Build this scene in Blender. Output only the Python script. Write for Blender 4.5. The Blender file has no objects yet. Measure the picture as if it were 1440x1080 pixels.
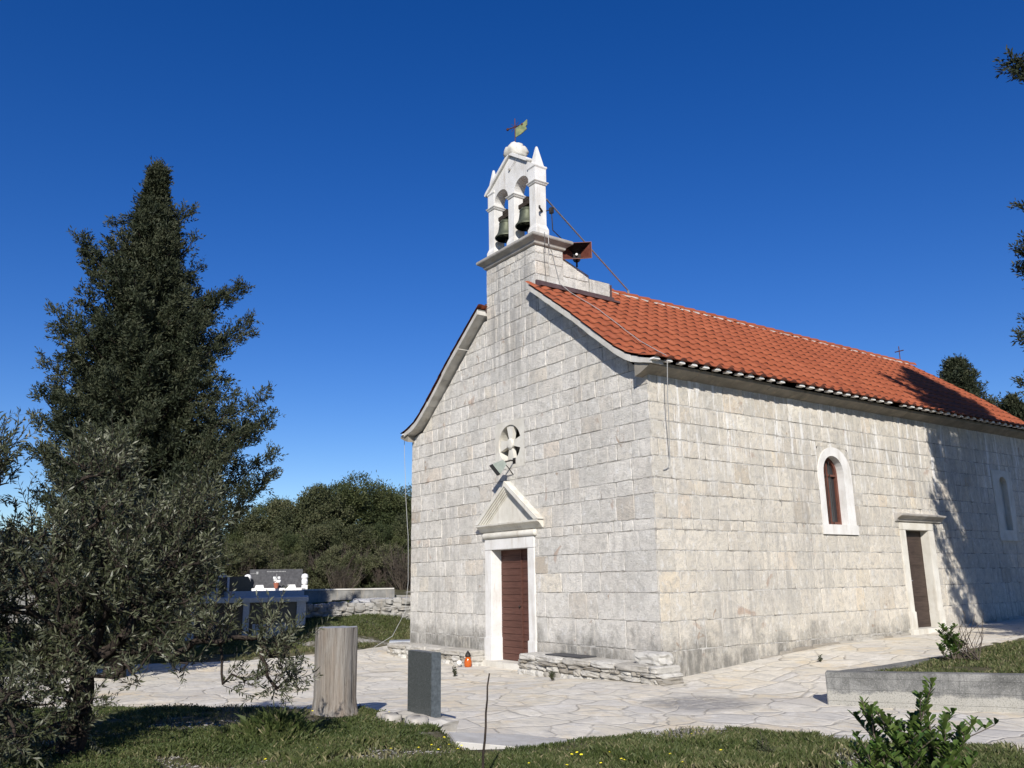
import bpy, bmesh, math, random
import numpy as np
from mathutils import Vector, Matrix, noise
random.seed(7); np.random.seed(7)
rnd = random.uniform
S = bpy.context.scene
COL = S.collection
R = math.radians

# ------------------------------------------------------------------ camera
f_px = 1185.39
def _cam():
    c = np.array([720., 540.])
    F = np.array([-147, 829.6]); G = np.array([2424, 789.4])
    def cd(p):
        v = np.array([p[0]-c[0], p[1]-c[1], f_px]); return v/np.linalg.norm(v)
    Xn = cd(F); Y = cd(G); X = -Xn
    Z = np.cross(X, Y)
    if Z[1] > 0: Z = -Z
    X = np.cross(Y, Z)
    return np.array([X, Y, Z])
RM = _cam()
CAM = np.array([10.13, -10.14, 1.6])
def ray(px, py): return RM @ np.array([px-720., py-540., f_px])
def at(px, py, d):
    r = ray(px, py); h = math.hypot(r[0], r[1]); return Vector(CAM + r*d/h)
cd_ = bpy.data.cameras.new("camera"); cam = bpy.data.objects.new("camera", cd_); COL.objects.link(cam)
cx, cy, cz = RM @ [1, 0, 0], -(RM @ [0, 1, 0]), -(RM @ [0, 0, 1])
cam.matrix_world = Matrix(((cx[0], cy[0], cz[0], CAM[0]), (cx[1], cy[1], cz[1], CAM[1]), (cx[2], cy[2], cz[2], CAM[2]), (0, 0, 0, 1)))
cd_.sensor_width = 36; cd_.lens = f_px/1440*36; cd_.clip_end = 5000; cd_.clip_start = 0.05
S.camera = cam

# ------------------------------------------------------------------ light
SUN_AZ, SUN_EL = -38.0, 30.0
sd = Vector((math.cos(R(SUN_EL))*math.cos(R(SUN_AZ)), math.cos(R(SUN_EL))*math.sin(R(SUN_AZ)), math.sin(R(SUN_EL))))
sl = bpy.data.lights.new("sun", 'SUN'); so = bpy.data.objects.new("sun", sl); COL.objects.link(so)
sl.energy = 4.8; sl.angle = R(0.53); sl.color = (1.0, 0.95, 0.88)
so.rotation_euler = (-sd).to_track_quat('-Z', 'Y').to_euler(); so.location = (20, -20, 30)
W = bpy.data.worlds.new("World"); S.world = W; W.use_nodes = True
wn = W.node_tree; wn.nodes.clear()
sky = wn.nodes.new('ShaderNodeTexSky'); sky.sky_type = 'NISHITA'; sky.sun_disc = False
sky.sun_elevation = R(SUN_EL); sky.sun_rotation = math.atan2(sd.x, sd.y)
sky.air_density = 1.0; sky.dust_density = 0.0; sky.ozone_density = 4.0; sky.altitude = 300
hs = wn.nodes.new('ShaderNodeHueSaturation'); hs.inputs['Saturation'].default_value = 1.32; hs.inputs['Hue'].default_value = .5185
bg = wn.nodes.new('ShaderNodeBackground'); bg.inputs[1].default_value = 0.083
wo = wn.nodes.new('ShaderNodeOutputWorld')
wn.links.new(sky.outputs[0], hs.inputs['Color']); wn.links.new(hs.outputs[0], bg.inputs[0]); wn.links.new(bg.outputs[0], wo.inputs[0])
S.view_settings.view_transform = 'Standard'; S.view_settings.look = 'None'; S.view_settings.exposure = 0.43; S.view_settings.gamma = 1
S.cycles.max_bounces = 6; S.cycles.diffuse_bounces = 3; S.cycles.transparent_max_bounces = 8

# ------------------------------------------------------------------ materials
class NM:
    def __init__(s, name, rough=0.8, spec=0.3):
        s.m = bpy.data.materials.new(name); s.m.use_nodes = True
        s.t = s.m.node_tree; s.N = s.t.nodes; s.L = s.t.links
        s.p = s.N['Principled BSDF']; s.p.inputs['Roughness'].default_value = rough
        s.p.inputs['Specular IOR Level'].default_value = spec
        s.tc = s.N.new('ShaderNodeTexCoord')
    def link(s, a, b): s.L.new(a, b)
    def coord(s, scale=(1, 1, 1), src='Object'):
        n = s.N.new('ShaderNodeMapping'); n.inputs['Scale'].default_value = scale
        s.link(s.tc.outputs[src], n.inputs[0]); return n.outputs[0]
    def noise(s, scale, detail=4, rough=.55, co=None, dist=0):
        n = s.N.new('ShaderNodeTexNoise'); n.inputs['Scale'].default_value = scale
        n.inputs['Detail'].default_value = detail; n.inputs['Roughness'].default_value = rough
        n.inputs['Distortion'].default_value = dist
        s.link(co if co is not None else s.tc.outputs['Object'], n.inputs['Vector']); return n.outputs[0]
    def vor(s, scale, feature='F1', co=None, out=0, rand=1):
        n = s.N.new('ShaderNodeTexVoronoi'); n.feature = feature; n.inputs['Scale'].default_value = scale
        n.inputs['Randomness'].default_value = rand
        s.link(co if co is not None else s.tc.outputs['Object'], n.inputs['Vector']); return n.outputs[out]
    def ramp(s, fac, stops, interp='LINEAR'):
        n = s.N.new('ShaderNodeValToRGB'); n.color_ramp.interpolation = interp
        e = n.color_ramp.elements
        while len(e) < len(stops): e.new(0.5)
        for i, (p, c) in enumerate(stops):
            e[i].position = p
            if not hasattr(c, '__len__'): c = (c, c, c)
            e[i].color = (*c, 1)
        s.link(fac, n.inputs[0]); return n.outputs[0]
    def mix(s, fac, a, b, mode='MIX'):
        n = s.N.new('ShaderNodeMix'); n.data_type = 'RGBA'; n.blend_type = mode
        for v, k in ((fac, 0), (a, 6), (b, 7)):
            if hasattr(v, 'is_output'): s.link(v, n.inputs[k])
            elif k == 0: n.inputs[0].default_value = v
            else: n.inputs[k].default_value = (*v, 1)
        return n.outputs[2]
    def math(s, op, a, b=0.0, clamp=False):
        n = s.N.new('ShaderNodeMath'); n.operation = op; n.use_clamp = clamp
        for v, k in ((a, 0), (b, 1)):
            if hasattr(v, 'is_output'): s.link(v, n.inputs[k])
            else: n.inputs[k].default_value = v
        return n.outputs[0]
    def attr(s, name='tone'):
        n = s.N.new('ShaderNodeAttribute'); n.attribute_name = name; return n.outputs['Fac']
    def sep(s):
        n = s.N.new('ShaderNodeSeparateXYZ'); s.link(s.tc.outputs['Object'], n.inputs[0]); return n.outputs
    def bump(s, h, strength=.5, dist=.01):
        n = s.N.new('ShaderNodeBump'); n.inputs['Strength'].default_value = strength; n.inputs['Distance'].default_value = dist
        s.link(h, n.inputs['Height']); s.link(n.outputs[0], s.p.inputs['Normal'])
    def col(s, c):
        if hasattr(c, 'is_output'): s.link(c, s.p.inputs['Base Color'])
        else: s.p.inputs['Base Color'].default_value = (*c, 1)

M = {}
def simple(name, c1, c2=None, rough=.7, scale=8, metal=0, bump=.3, bdist=.005, spec=.3, stretch=(1, 1, 1)):
    k = NM(name, rough, spec); k.p.inputs['Metallic'].default_value = metal
    co = k.coord(stretch); n = k.noise(scale, 5, .6, co)
    k.col(k.ramp(n, [(.3, c1), (.7, c2 or c1)]))
    n2 = k.noise(scale*6, 4, .6, co); k.bump(n2, bump, bdist); M[name] = k.m; return k

def stone_wall():
    k = NM('wall_limestone', .88, .2)
    tone = k.attr('tone')
    base = k.ramp(tone, [(0, (.42, .375, .32)), (.10, (.50, .47, .43)), (.28, (.59, .57, .54)), (.45, (.53, .525, .51)), (.6, (.64, .625, .60)), (.74, (.57, .56, .54)), (.84, (.63, .59, .52)), (.92, (.60, .545, .49)), (1, (.74, .73, .70))])
    x, y, z = k.sep()
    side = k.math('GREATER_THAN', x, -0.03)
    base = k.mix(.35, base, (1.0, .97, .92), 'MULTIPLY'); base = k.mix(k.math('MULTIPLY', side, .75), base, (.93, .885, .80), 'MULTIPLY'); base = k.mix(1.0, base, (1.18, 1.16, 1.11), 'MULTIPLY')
    # broad tonal drift and mottling that crosses the joints
    n0 = k.noise(1.1, 4, .6, None, .4); base = k.mix(k.ramp(n0, [(.40, 0), (.70, .55)]), base, (.46, .44, .40))
    n1 = k.noise(6.5, 6, .72, None, .5); base = k.mix(k.ramp(n1, [(.47, 0), (.64, .6)]), base, (.39, .375, .34))
    n1b = k.noise(8.5, 5, .7, k.coord((1, 1, .6)), .3); base = k.mix(k.ramp(n1b, [(.54, 0), (.70, .75)]), base, (.76, .75, .72))
    # hammered surface, dark pits
    n2 = k.noise(34, 6, .8); base = k.mix(k.ramp(n2, [(.33, .6), (.45, 0)]), base, (.30, .28, .255))
    v = k.noise(85, 3, .7); base = k.mix(k.ramp(v, [(.30, .6), (.44, 0)]), base, (.30, .285, .26))
    nj = k.noise(13, 6, .8, None, 1.5); base = k.mix(k.ramp(nj, [(.57, 0), (.66, .65)]), base, (.25, .235, .205))
    # rusty iron stains in a few stones
    n3 = k.noise(1.5, 5, .6, None, .8); rust = k.ramp(n3, [(.655, 0), (.70, .55)])
    base = k.mix(rust, base, (.37, .235, .16))
    n3b = k.noise(3.3, 4, .6, k.coord((1, 1, .7), ), 1.0); base = k.mix(k.ramp(n3b, [(.68, 0), (.72, .75)]), base, (.34, .25, .18))
    # vertical weather streaks
    st = k.noise(1.0, 6, .75, k.coord((7, 7, .5))); big = k.noise(.40, 3, .55)
    sm = k.math('MULTIPLY', k.ramp(st, [(.48, 0), (.62, .6)]), k.ramp(big, [(.48, 0), (.62, 1)]))
    base = k.mix(sm, base, (.33, .315, .29))
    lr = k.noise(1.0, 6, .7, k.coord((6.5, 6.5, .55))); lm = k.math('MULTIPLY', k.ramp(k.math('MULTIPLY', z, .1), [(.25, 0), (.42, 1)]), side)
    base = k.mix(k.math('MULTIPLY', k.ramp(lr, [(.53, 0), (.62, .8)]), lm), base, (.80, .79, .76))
    # streaked grime on the shaft below the bells
    cx_ = k.math('ABSOLUTE', k.math('ADD', x, 4.03)); mk = k.math('MULTIPLY', k.math('MULTIPLY', k.ramp(cx_, [(.75, 1), (1, 0)]), k.math('LESS_THAN', y, .05)), k.ramp(k.math('MULTIPLY', z, .1), [(.50, 0), (.68, 1)]))
    st2 = k.noise(1.0, 5, .7, k.coord((4.2, 4.2, .28))); base = k.mix(k.math('MULTIPLY', mk, k.ramp(st2, [(.45, 0), (.60, .85)])), base, (.30, .29, .27))
    # grime near the ground, upper edge ragged
    gn = k.noise(1.6, 7, .75); gz = k.math('ADD', k.math('SUBTRACT', z, k.math('MULTIPLY', gn, 2.3)), 1.05)
    gr = k.ramp(gz, [(.10, 1), (.70, 0)])
    base = k.mix(k.math('MULTIPLY', gr, k.ramp(k.noise(4, 6, .75, k.coord((2, 2, .6))), [(.36, .35), (.56, 1)])), base, (.215, .205, .18))
    # mortar plane: dark open joints, in places filled flush
    mort = k.ramp(k.noise(3.2, 6, .8), [(.36, (.16, .148, .125)), (.46, (.34, .32, .285)), (.55, (.54, .52, .48))])
    ism = k.math('LESS_THAN', tone, -.5)
    base = k.mix(ism, base, mort)
    k.col(base)
    h = k.math('ADD', k.math('MULTIPLY', n2, 1.6), k.math('MULTIPLY', k.noise(11, 6, .8), 1.5))
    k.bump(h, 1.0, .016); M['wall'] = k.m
stone_wall()

def trim_stone(name, c1, c2, stain=.5):
    k = NM(name, .75, .25)
    n = k.noise(3, 6, .6); b = k.ramp(n, [(.3, c1), (.65, c2)])
    st = k.noise(1.2, 5, .65, k.coord((5, 5, .8))); b = k.mix(k.ramp(st, [(.52, 0), (.75, stain)]), b, (.35, .30, .23))
    sp = k.noise(60, 3, .7); b = k.mix(k.ramp(sp, [(.3, .35), (.42, 0)]), b, (.3, .28, .25))
    k.col(b); k.bump(k.noise(30, 5, .65), .5, .005); M[name] = k.m
trim_stone('trim_white', (.55, .535, .50), (.68, .67, .645), .6)
trim_stone('trim_cream', (.50, .475, .41), (.62, .60, .54), .7)
trim_stone('trim_grey', (.27, .255, .23), (.42, .40, .37), .7)
trim_stone('verge_mortar', (.38, .365, .33), (.52, .505, .465), .8)
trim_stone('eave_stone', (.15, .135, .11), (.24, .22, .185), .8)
trim_stone('rubble', (.27, .25, .215), (.44, .42, .38), .9)
trim_stone('drystone', (.19, .185, .17), (.36, .35, .325), .7)
trim_stone('concrete', (.115, .115, .108), (.235, .23, .215), .85)

def concrete():
    k = NM('cast_concrete', .9, .15); x, y, z = k.sep()
    n = k.noise(2.6, 7, .75, None, .6); b = k.ramp(n, [(.34, (.085, .085, .08)), (.5, (.16, .158, .148)), (.66, (.25, .245, .228))])
    st = k.noise(1.0, 6, .75, k.coord((8, 8, .7))); b = k.mix(k.ramp(st, [(.5, 0), (.64, .6)]), b, (.075, .075, .07))
    lo = k.math('ADD', z, k.math('MULTIPLY', k.noise(3, 6, .75), -.30)); b = k.mix(k.ramp(lo, [(-.08, .75), (.03, 0)]), b, (.36, .345, .30))
    sp = k.noise(70, 3, .75); b = k.mix(k.ramp(sp, [(.36, .6), (.46, 0)]), b, (.07, .07, .065)); b = k.mix(k.ramp(sp, [(.56, 0), (.68, .5)]), b, (.36, .355, .34))
    ln = k.math('ABSOLUTE', k.math('SUBTRACT', k.math('FRACT', k.math('MULTIPLY', k.math('ADD', z, k.math('MULTIPLY', k.noise(.8, 2), .03)), 7.2)), .5)); lr = k.ramp(ln, [(0, 1), (.03, 0)])
    b = k.mix(k.math('MULTIPLY', lr, .35), b, (.07, .07, .066)); k.col(b); k.bump(k.math('ADD', k.noise(40, 6, .75), k.math('MULTIPLY', lr, -.6)), .8, .008); M['cast_concrete'] = k.m
concrete()
def rubble_attr():
    k = NM('bench_stone', .9, .2); tone = k.attr()
    b = k.ramp(tone, [(0, (.27, .24, .195)), (.5, (.44, .415, .365)), (1, (.58, .56, .51))])
    n = k.noise(7, 6, .7); b = k.mix(k.ramp(n, [(.48, 0), (.68, .75)]), b, (.26, .245, .215))
    k.col(b); k.bump(k.noise(18, 7, .8), 1, .03); M['bench_stone'] = k.m
rubble_attr()

def tiles():
    k = NM('roof_tile', .72, .3); tone = k.attr()
    b = k.ramp(tone, [(0, (.06, .018, .010)), (.12, (.19, .048, .020)), (.5, (.25, .064, .025)), (1, (.295, .084, .036))])  # lowest stop is the painted shade under the tile ends
    n = k.noise(1.2, 5, .6); b = k.mix(k.ramp(n, [(.45, 0), (.8, .35)]), b, (.33, .10, .05))
    n2 = k.noise(40, 4, .7); b = k.mix(k.ramp(n2, [(.3, .3), (.45, 0)]), b, (.22, .07, .04))
    k.col(b); k.bump(k.noise(60, 4, .6), .35, .004); M['tile'] = k.m
tiles()

def paving():
    k = NM('flagstones', .8, .25)
    co = k.coord((1, 1, 0.0)); w = k.noise(1.6, 3, .5, co)
    vm = k.N.new('ShaderNodeVectorMath'); vm.operation = 'MULTIPLY_ADD'
    nz = k.N.new('ShaderNodeTexNoise'); nz.inputs['Scale'].default_value = 2.0; nz.inputs['Detail'].default_value = 2; k.link(co, nz.inputs['Vector'])
    k.link(nz.outputs['Color'], vm.inputs[0]); vm.inputs[1].default_value = (.3, .3, 0); k.link(co, vm.inputs[2])
    c2 = vm.outputs[0]
    e = k.vor(1.75, 'DISTANCE_TO_EDGE', c2); cell = k.vor(1.75, 'F1', c2, 1)
    sp = k.N.new('ShaderNodeSeparateColor'); k.link(cell, sp.inputs[0])
    b = k.ramp(sp.outputs[0], [(0, (.58, .545, .46)), (.3, (.64, .615, .55)), (.55, (.545, .535, .51)), (.8, (.68, .65, .575)), (1, (.60, .54, .43))])
    n = k.noise(3.0, 6, .7, k.coord((1.0, 2.2, 1)), .6); b = k.mix(k.ramp(n, [(.47, 0), (.62, .8)]), b, (.43, .425, .405)); nb_ = k.noise(2.1, 6, .75, k.coord((1.6, 1, 1)), .8); b = k.mix(k.ramp(nb_, [(.52, 0), (.66, .7)]), b, (.76, .75, .72)); nc_ = k.noise(1.3, 5, .7, None, .5); b = k.mix(k.ramp(nc_, [(.54, 0), (.66, .55)]), b, (.60, .50, .34))
    n2 = k.noise(22, 5, .7); b = k.mix(k.ramp(n2, [(.32, .5), (.47, 0)]), b, (.42, .40, .36))
    big = k.noise(.55, 3, .6); b = k.mix(k.ramp(big, [(.52, 0), (.70, .6)]), b, (.45, .44, .43))
    # a dark patch beside the bench and wall corner
    x, y, z = k.sep()
    dx = k.math('DIVIDE', k.math('SUBTRACT', x, 2.0), .8); dy = k.math('DIVIDE', k.math('SUBTRACT', y, -1.4), .8)
    rr = k.math('ADD', k.math('MULTIPLY', dx, dx), k.math('MULTIPLY', dy, dy))
    rr = k.math('ADD', rr, k.math('MULTIPLY', k.noise(2.5, 5, .7), 1.6))
    b = k.mix(k.math('MULTIPLY', k.ramp(k.math('MULTIPLY', rr, .4), [(.44, .8), (.76, 0)]), k.ramp(k.noise(9, 6, .75), [(.36, .35), (.55, 1)])), b, (.19, .19, .20))
    jn = k.math('ADD', e, k.math('MULTIPLY', k.noise(5, 3), -.02))
    j = k.ramp(jn, [(-.0, .9), (.005, .6), (.012, 0)])
    jc = k.ramp(k.noise(2.2, 4), [(.45, (.50, .475, .42)), (.62, (.27, .255, .22))])
    b = k.mix(k.math('MULTIPLY', j, k.ramp(k.noise(1.1, 4), [(.35, .45), (.6, 1)])), b, jc)
    b = k.mix(.8, b, (1, .955, .87), 'MULTIPLY'); k.col(b)
    h = k.math('ADD', k.ramp(jn, [(0, 0), (.03, .8), (.2, 1)]), k.math('MULTIPLY', k.noise(7, 6, .65), .8))
    k.bump(h, .7, .02); M['paving'] = k.m
paving()

def soil():
    k = NM('meadow_soil', .95, .1)
    n = k.noise(2.2, 6, .7); b = k.ramp(n, [(.3, (.045, .05, .02)), (.5, (.08, .075, .04)), (.7, (.15, .13, .09))])
    g = k.noise(.9, 4, .65); m = k.ramp(g, [(.56, 0), (.66, .8)])
    gv = k.vor(34, 'F1', None, 1); gs = k.N.new('ShaderNodeSeparateColor'); k.link(gv, gs.inputs[0])
    gravel = k.ramp(gs.outputs[0], [(0, (.16, .14, .11)), (.6, (.3, .28, .24)), (1, (.55, .53, .5))])
    b = k.mix(m, b, gravel); k.col(b); k.bump(k.noise(30, 5, .7), 1, .02); M['soil'] = k.m
soil()

def foliage(name, c1, c2, c3, rough=.55, trans=.2, spec=.3):
    k = NM(name, rough, spec); tone = k.attr()
    b = k.ramp(tone, [(0, c1), (.5, c2), (1, c3)])
    k.col(b)
    tr = k.N.new('ShaderNodeBsdfTranslucent'); k.link(b, tr.inputs[0])
    mx = k.N.new('ShaderNodeMixShader'); mx.inputs[0].default_value = trans
    out = [n for n in k.N if n.type == 'OUTPUT_MATERIAL'][0]
    k.link(k.p.outputs[0], mx.inputs[1]); k.link(tr.outputs[0], mx.inputs[2]); k.link(mx.outputs[0], out.inputs[0])
    M[name] = k.m
foliage('cypress_leaf', (.014, .021, .010), (.027, .036, .016), (.058, .062, .032), .7, .12)
foliage('olive_leaf', (.030, .038, .017), (.074, .082, .042), (.17, .175, .115), .45, .2, .4)
foliage('pine_leaf', (.018, .028, .009), (.046, .060, .019), (.098, .105, .042), .7, .15)
foliage('wood_leaf', (.022, .030, .012), (.056, .064, .026), (.11, .108, .055), .7, .15)
foliage('grass_leaf', (.038, .062, .014), (.088, .108, .034), (.29, .25, .14), .6, .3)
foliage('shrub_leaf', (.022, .050, .010), (.048, .095, .018), (.12, .165, .04), .35, .25, .5)
foliage('dry_twig', (.045, .035, .025), (.085, .068, .052), (.15, .125, .10), .8, .05)
simple('bark', (.07, .055, .042), (.16, .13, .105), .9, 12, 0, .8, .02, .1, (3, 3, .5))
simple('dark_bark', (.025, .020, .016), (.07, .055, .045), .9, 12, 0, .8, .02, .1, (3, 3, .5))
def stump_wood():
    k = NM('stump_wood', .85, .2)
    n = k.noise(9, 6, .7, k.coord((3, 3, .16))); b = k.ramp(n, [(.3, (.06, .05, .04)), (.45, (.19, .17, .145)), (.7, (.32, .30, .27))])
    n2 = k.noise(2.5, 4, .6, k.coord((2, 2, .4))); b = k.mix(k.ramp(n2, [(.5, 0), (.7, .6)]), b, (.25, .20, .155))
    k.col(b); k.bump(n, 1, .035); M['stump_wood'] = k.m
stump_wood()
def granite():
    k = NM('dark_granite', .38, .5)
    n = k.noise(160, 3, .8); b = k.ramp(n, [(.35, (.012, .015, .014)), (.5, (.045, .052, .05)), (.68, (.17, .18, .18))])
    k.col(b); k.bump(k.noise(50, 3), .15, .002); M['granite'] = k.m
granite()
simple('rough_granite', (.045, .055, .06), (.10, .115, .125), .8, 30, 0, .8, .006)
simple('black_granite', (.012, .012, .016), (.025, .025, .03), .3, 20, 0, .05, .001, .5)
simple('grey_granite', (.28, .30, .33), (.38, .40, .43), .5, 30, 0, .1, .001, .5)
simple('white_marble', (.68, .67, .65), (.78, .77, .75), .6, 6, 0, .1, .001)
simple('rusty_iron', (.045, .020, .015), (.13, .05, .032), .75, 14, .2, .5, .004)
simple('rusty_red_sheet', (.10, .028, .02), (.17, .06, .04), .6, 7, 0, .3, .003)
simple('dark_iron', (.02, .018, .017), (.05, .045, .04), .6, 14, .5, .3, .002)
simple('horn_shade', (.010, .007, .007), (.02, .012, .012), .7, 14, 0, .1, .002)
simple('flashing', (.07, .045, .045), (.13, .085, .085), .55, 5, .2, .2, .003)
simple('bronze', (.055, .062, .038), (.12, .13, .09), .55, 7, .6, .4, .003, .5, (1, 1, .5))
simple('verdigris', (.10, .15, .08), (.27, .28, .13), .7, 9, .1, .3, .003)
simple('lamp_green', (.19, .22, .195), (.27, .30, .27), .5, 9, 0, .2, .002)
simple('cable_grey', (.27, .27, .265), (.35, .35, .34), .5, 9, .1, .1, .001)
simple('cable_dark', (.06, .06, .06), (.09, .09, .09), .5, 9, 0, .1, .001)
simple('cable_white', (.6, .62, .66), (.7, .72, .75), .5, 9, 0, .1, .001)
simple('galvanised', (.30, .30, .31), (.42, .42, .43), .45, 12, .6, .1, .001)
simple('window_paint', (.085, .032, .022), (.14, .055, .038), .55, 9, 0, .3, .002)
simple('petal_yellow', (.75, .62, .02), (.85, .75, .05), .6, 9, 0, .1, .001)
simple('petal_white', (.7, .7, .68), (.8, .8, .78), .6, 9, 0, .1, .001)
simple('petal_red', (.5, .08, .05), (.65, .2, .15), .6, 9, 0, .1, .001)
simple('terracotta', (.30, .09, .05), (.42, .16, .10), .7, 9, 0, .1, .001)
simple('slate', (.035, .035, .038), (.08, .08, .085), .6, 14, 0, .3, .003)
simple('white_gravel', (.55, .53, .49), (.75, .74, .71), .9, 30, 0, 1, .03)
simple('hill_green', (.030, .045, .035), (.055, .065, .05), .95, .03, 0, .3, 1)
simple('blackish', (.01, .01, .01), (.015, .015, .015), .9, 5, 0, 0, .001)
def door_wood(name, c1, c2, c3):
    k = NM(name, .6, .3); tone = k.attr()
    n = k.noise(3, 6, .65, k.coord((1.2, 1.2, 14))); b = k.ramp(n, [(.3, c1), (.5, c2), (.75, c3)])
    b = k.mix(k.ramp(k.noise(1.3, 4, .6), [(.5, 0), (.75, .45)]), b, c1)
    b = k.mix(k.math('MULTIPLY', tone, .35), b, c1)
    k.col(b); k.bump(n, .35, .004); M[name] = k.m
door_wood('door_red_brown', (.060, .026, .018), (.095, .040, .029), (.125, .058, .043))
door_wood('door_dark', (.028, .019, .015), (.052, .036, .028), (.075, .052, .04))
def glassy(name, c, rough=.08, trans=0):
    k = NM(name, rough, .6); k.col(c)
    if trans: k.p.inputs['Transmission Weight'].default_value = trans
    M[name] = k.m
glassy('window_glass', (.03, .032, .035), .12)
glassy('candle_glass', (.60, .13, .012), .15, .35)
glassy('clear_plastic', (.75, .72, .66), .3, .3)

# ------------------------------------------------------------------ object helpers
def tag(o, label=None, cat=None, group=None, kind=None):
    if label: o['label'] = label
    if cat: o['category'] = cat
    if group: o['group'] = group
    if kind: o['kind'] = kind
    return o
def empty(name, loc=(0, 0, 0), rz=0, label=None, cat=None, group=None):
    o = bpy.data.objects.new(name, None); COL.objects.link(o); o.location = loc; o.rotation_euler = (0, 0, rz)
    o.empty_display_size = .2; return tag(o, label, cat, group)
def link(name, me, mat, parent=None):
    o = bpy.data.objects.new(name, me); COL.objects.link(o)
    if mat and not me.materials: me.materials.append(M[mat])
    if parent: o.parent = parent
    return o
class MB:
    """collects polygons in lists, then one mesh"""
    def __init__(s): s.v = []; s.f = []; s.t = []; s.m = []
    def add(s, vs, fs, tone=.5, mi=0):
        b = len(s.v); s.v += [tuple(p) for p in vs]
        for q in fs: s.f.append([b+i for i in q]); s.t.append(tone); s.m.append(mi)
    def box(s, x0, x1, y0, y1, z0, z1, tone=.5, mi=0, T=None):
        vs = [Vector(p) for p in ((x0, y0, z0), (x1, y0, z0), (x1, y1, z0), (x0, y1, z0), (x0, y0, z1), (x1, y0, z1), (x1, y1, z1), (x0, y1, z1))]
        if T: vs = [T @ p for p in vs]
        s.add(vs, [(0, 3, 2, 1), (4, 5, 6, 7), (0, 1, 5, 4), (1, 2, 6, 5), (2, 3, 7, 6), (3, 0, 4, 7)], tone, mi)
    def prism(s, pts, a, b, axis='y', tone=.5, mi=0, T=None):
        """2-D outline (counter-clockwise) extruded from a to b along an axis"""
        n = len(pts)
        def P(p, q):
            v = Vector((p[0], q, p[1])) if axis == 'y' else (Vector((q, p[0], p[1])) if axis == 'x' else Vector((p[0], p[1], q)))
            return T @ v if T else v
        vs = [P(p, a) for p in pts] + [P(p, b) for p in pts]
        fs = [tuple(range(n)), tuple(range(2*n-1, n-1, -1))] + [(i, i+n, (i+1) % n+n, (i+1) % n) for i in range(n)]
        s.add(vs, fs, tone, mi)
    def lathe(s, prof, c=(0, 0, 0), n=20, tone=.5, mi=0, axis=None, jit=0):
        c = Vector(c); vs = []; q = axis.to_track_quat('Z', 'Y') if axis else None
        for r, z in prof:
            for i in range(n):
                a = 2*math.pi*i/n; rr = r*(1+rnd(-jit, jit)); p = Vector((rr*math.cos(a), rr*math.sin(a), z))
                vs.append(c+(q @ p if q else p))
        fs = []
        for k in range(len(prof)-1):
            for i in range(n):
                j = (i+1) % n; fs.append((k*n+i, k*n+j, (k+1)*n+j, (k+1)*n+i))
        fs.append(tuple(range(n-1, -1, -1))); fs.append(tuple(range((len(prof)-1)*n, len(prof)*n)))
        s.add(vs, fs, tone, mi)
    def tube(s, pts, r, n=6, tone=.5, mi=0):
        pts = [Vector(p) for p in pts]; rs = r if hasattr(r, '__len__') else [r]*len(pts); vs = []
        for i, p in enumerate(pts):
            d = (pts[min(i+1, len(pts)-1)]-pts[max(i-1, 0)])
            if d.length < 1e-6: d = Vector((0, 0, 1))
            d.normalize(); u = d.cross(Vector((.31, .17, .93))).normalized(); w = d.cross(u)
            for k in range(n):
                a = 2*math.pi*k/n; vs.append(p+(u*math.cos(a)+w*math.sin(a))*rs[i])
        fs = [(i*n+k, i*n+(k+1) % n, (i+1)*n+(k+1) % n, (i+1)*n+k) for i in range(len(pts)-1) for k in range(n)]
        fs.append(tuple(range(n-1, -1, -1))); fs.append(tuple(range((len(pts)-1)*n, len(pts)*n)))
        s.add(vs, fs, tone, mi)
    def rock(s, c, size, tone=.5, seed=None, rough=.12, sub=2, rz=0, mi=0):
        bm = bmesh.new(); bmesh.ops.create_cube(bm, size=2)
        bmesh.ops.subdivide_edges(bm, edges=bm.edges[:], cuts=sub, use_grid_fill=True)
        sv = Vector((rnd(0, 99), rnd(0, 99), rnd(0, 99))); cs, sn = math.cos(rz), math.sin(rz)
        vs = []
        for v in bm.verts:
            p = v.co.copy(); l = (abs(p.x)**8+abs(p.y)**8+abs(p.z)**8)**.125; p /= l
            p += noise.noise_vector(v.co*1.1+sv)*rough*1.8+noise.noise_vector(v.co*3.7+sv)*rough*.8
            p = Vector((p.x*size[0]/2, p.y*size[1]/2, p.z*size[2]/2))
            vs.append(Vector(c)+Vector((p.x*cs-p.y*sn, p.x*sn+p.y*cs, p.z)))
        bm.verts.index_update()
        s.add(vs, [[v.index for v in f.verts] for f in bm.faces], tone, mi); bm.free()
    def build(s, name, mat, parent=None, smooth=False, bevel=0, fix=True):
        me = bpy.data.meshes.new(name); me.from_pydata(s.v, [], s.f); me.update()
        if fix:
            bm = bmesh.new(); bm.from_mesh(me)
            bm.faces.layers.float.new('tone') if 'tone' not in bm.faces.layers.float else None
            ly = bm.faces.layers.float['tone']; bm.faces.ensure_lookup_table()
            for i, f in enumerate(bm.faces): f[ly] = s.t[i]; f.material_index = s.m[i]; f.smooth = smooth
            bmesh.ops.recalc_face_normals(bm, faces=bm.faces[:])
            if bevel: 
                es = [e for e in bm.edges if len(e.link_faces) == 2 and e.calc_face_angle(0) > .5]
                bmesh.ops.bevel(bm, geom=es, offset=bevel, segments=2, affect='EDGES', clamp_overlap=True)
            bm.to_mesh(me); bm.free()
        else:
            a = me.attributes.new('tone', 'FLOAT', 'FACE'); a.data.foreach_set('value', s.t)
        mats = mat if isinstance(mat, (list, tuple)) else [mat]
        for q in mats: me.materials.append(M[q])
        return link(name, me, None, parent)

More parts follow.
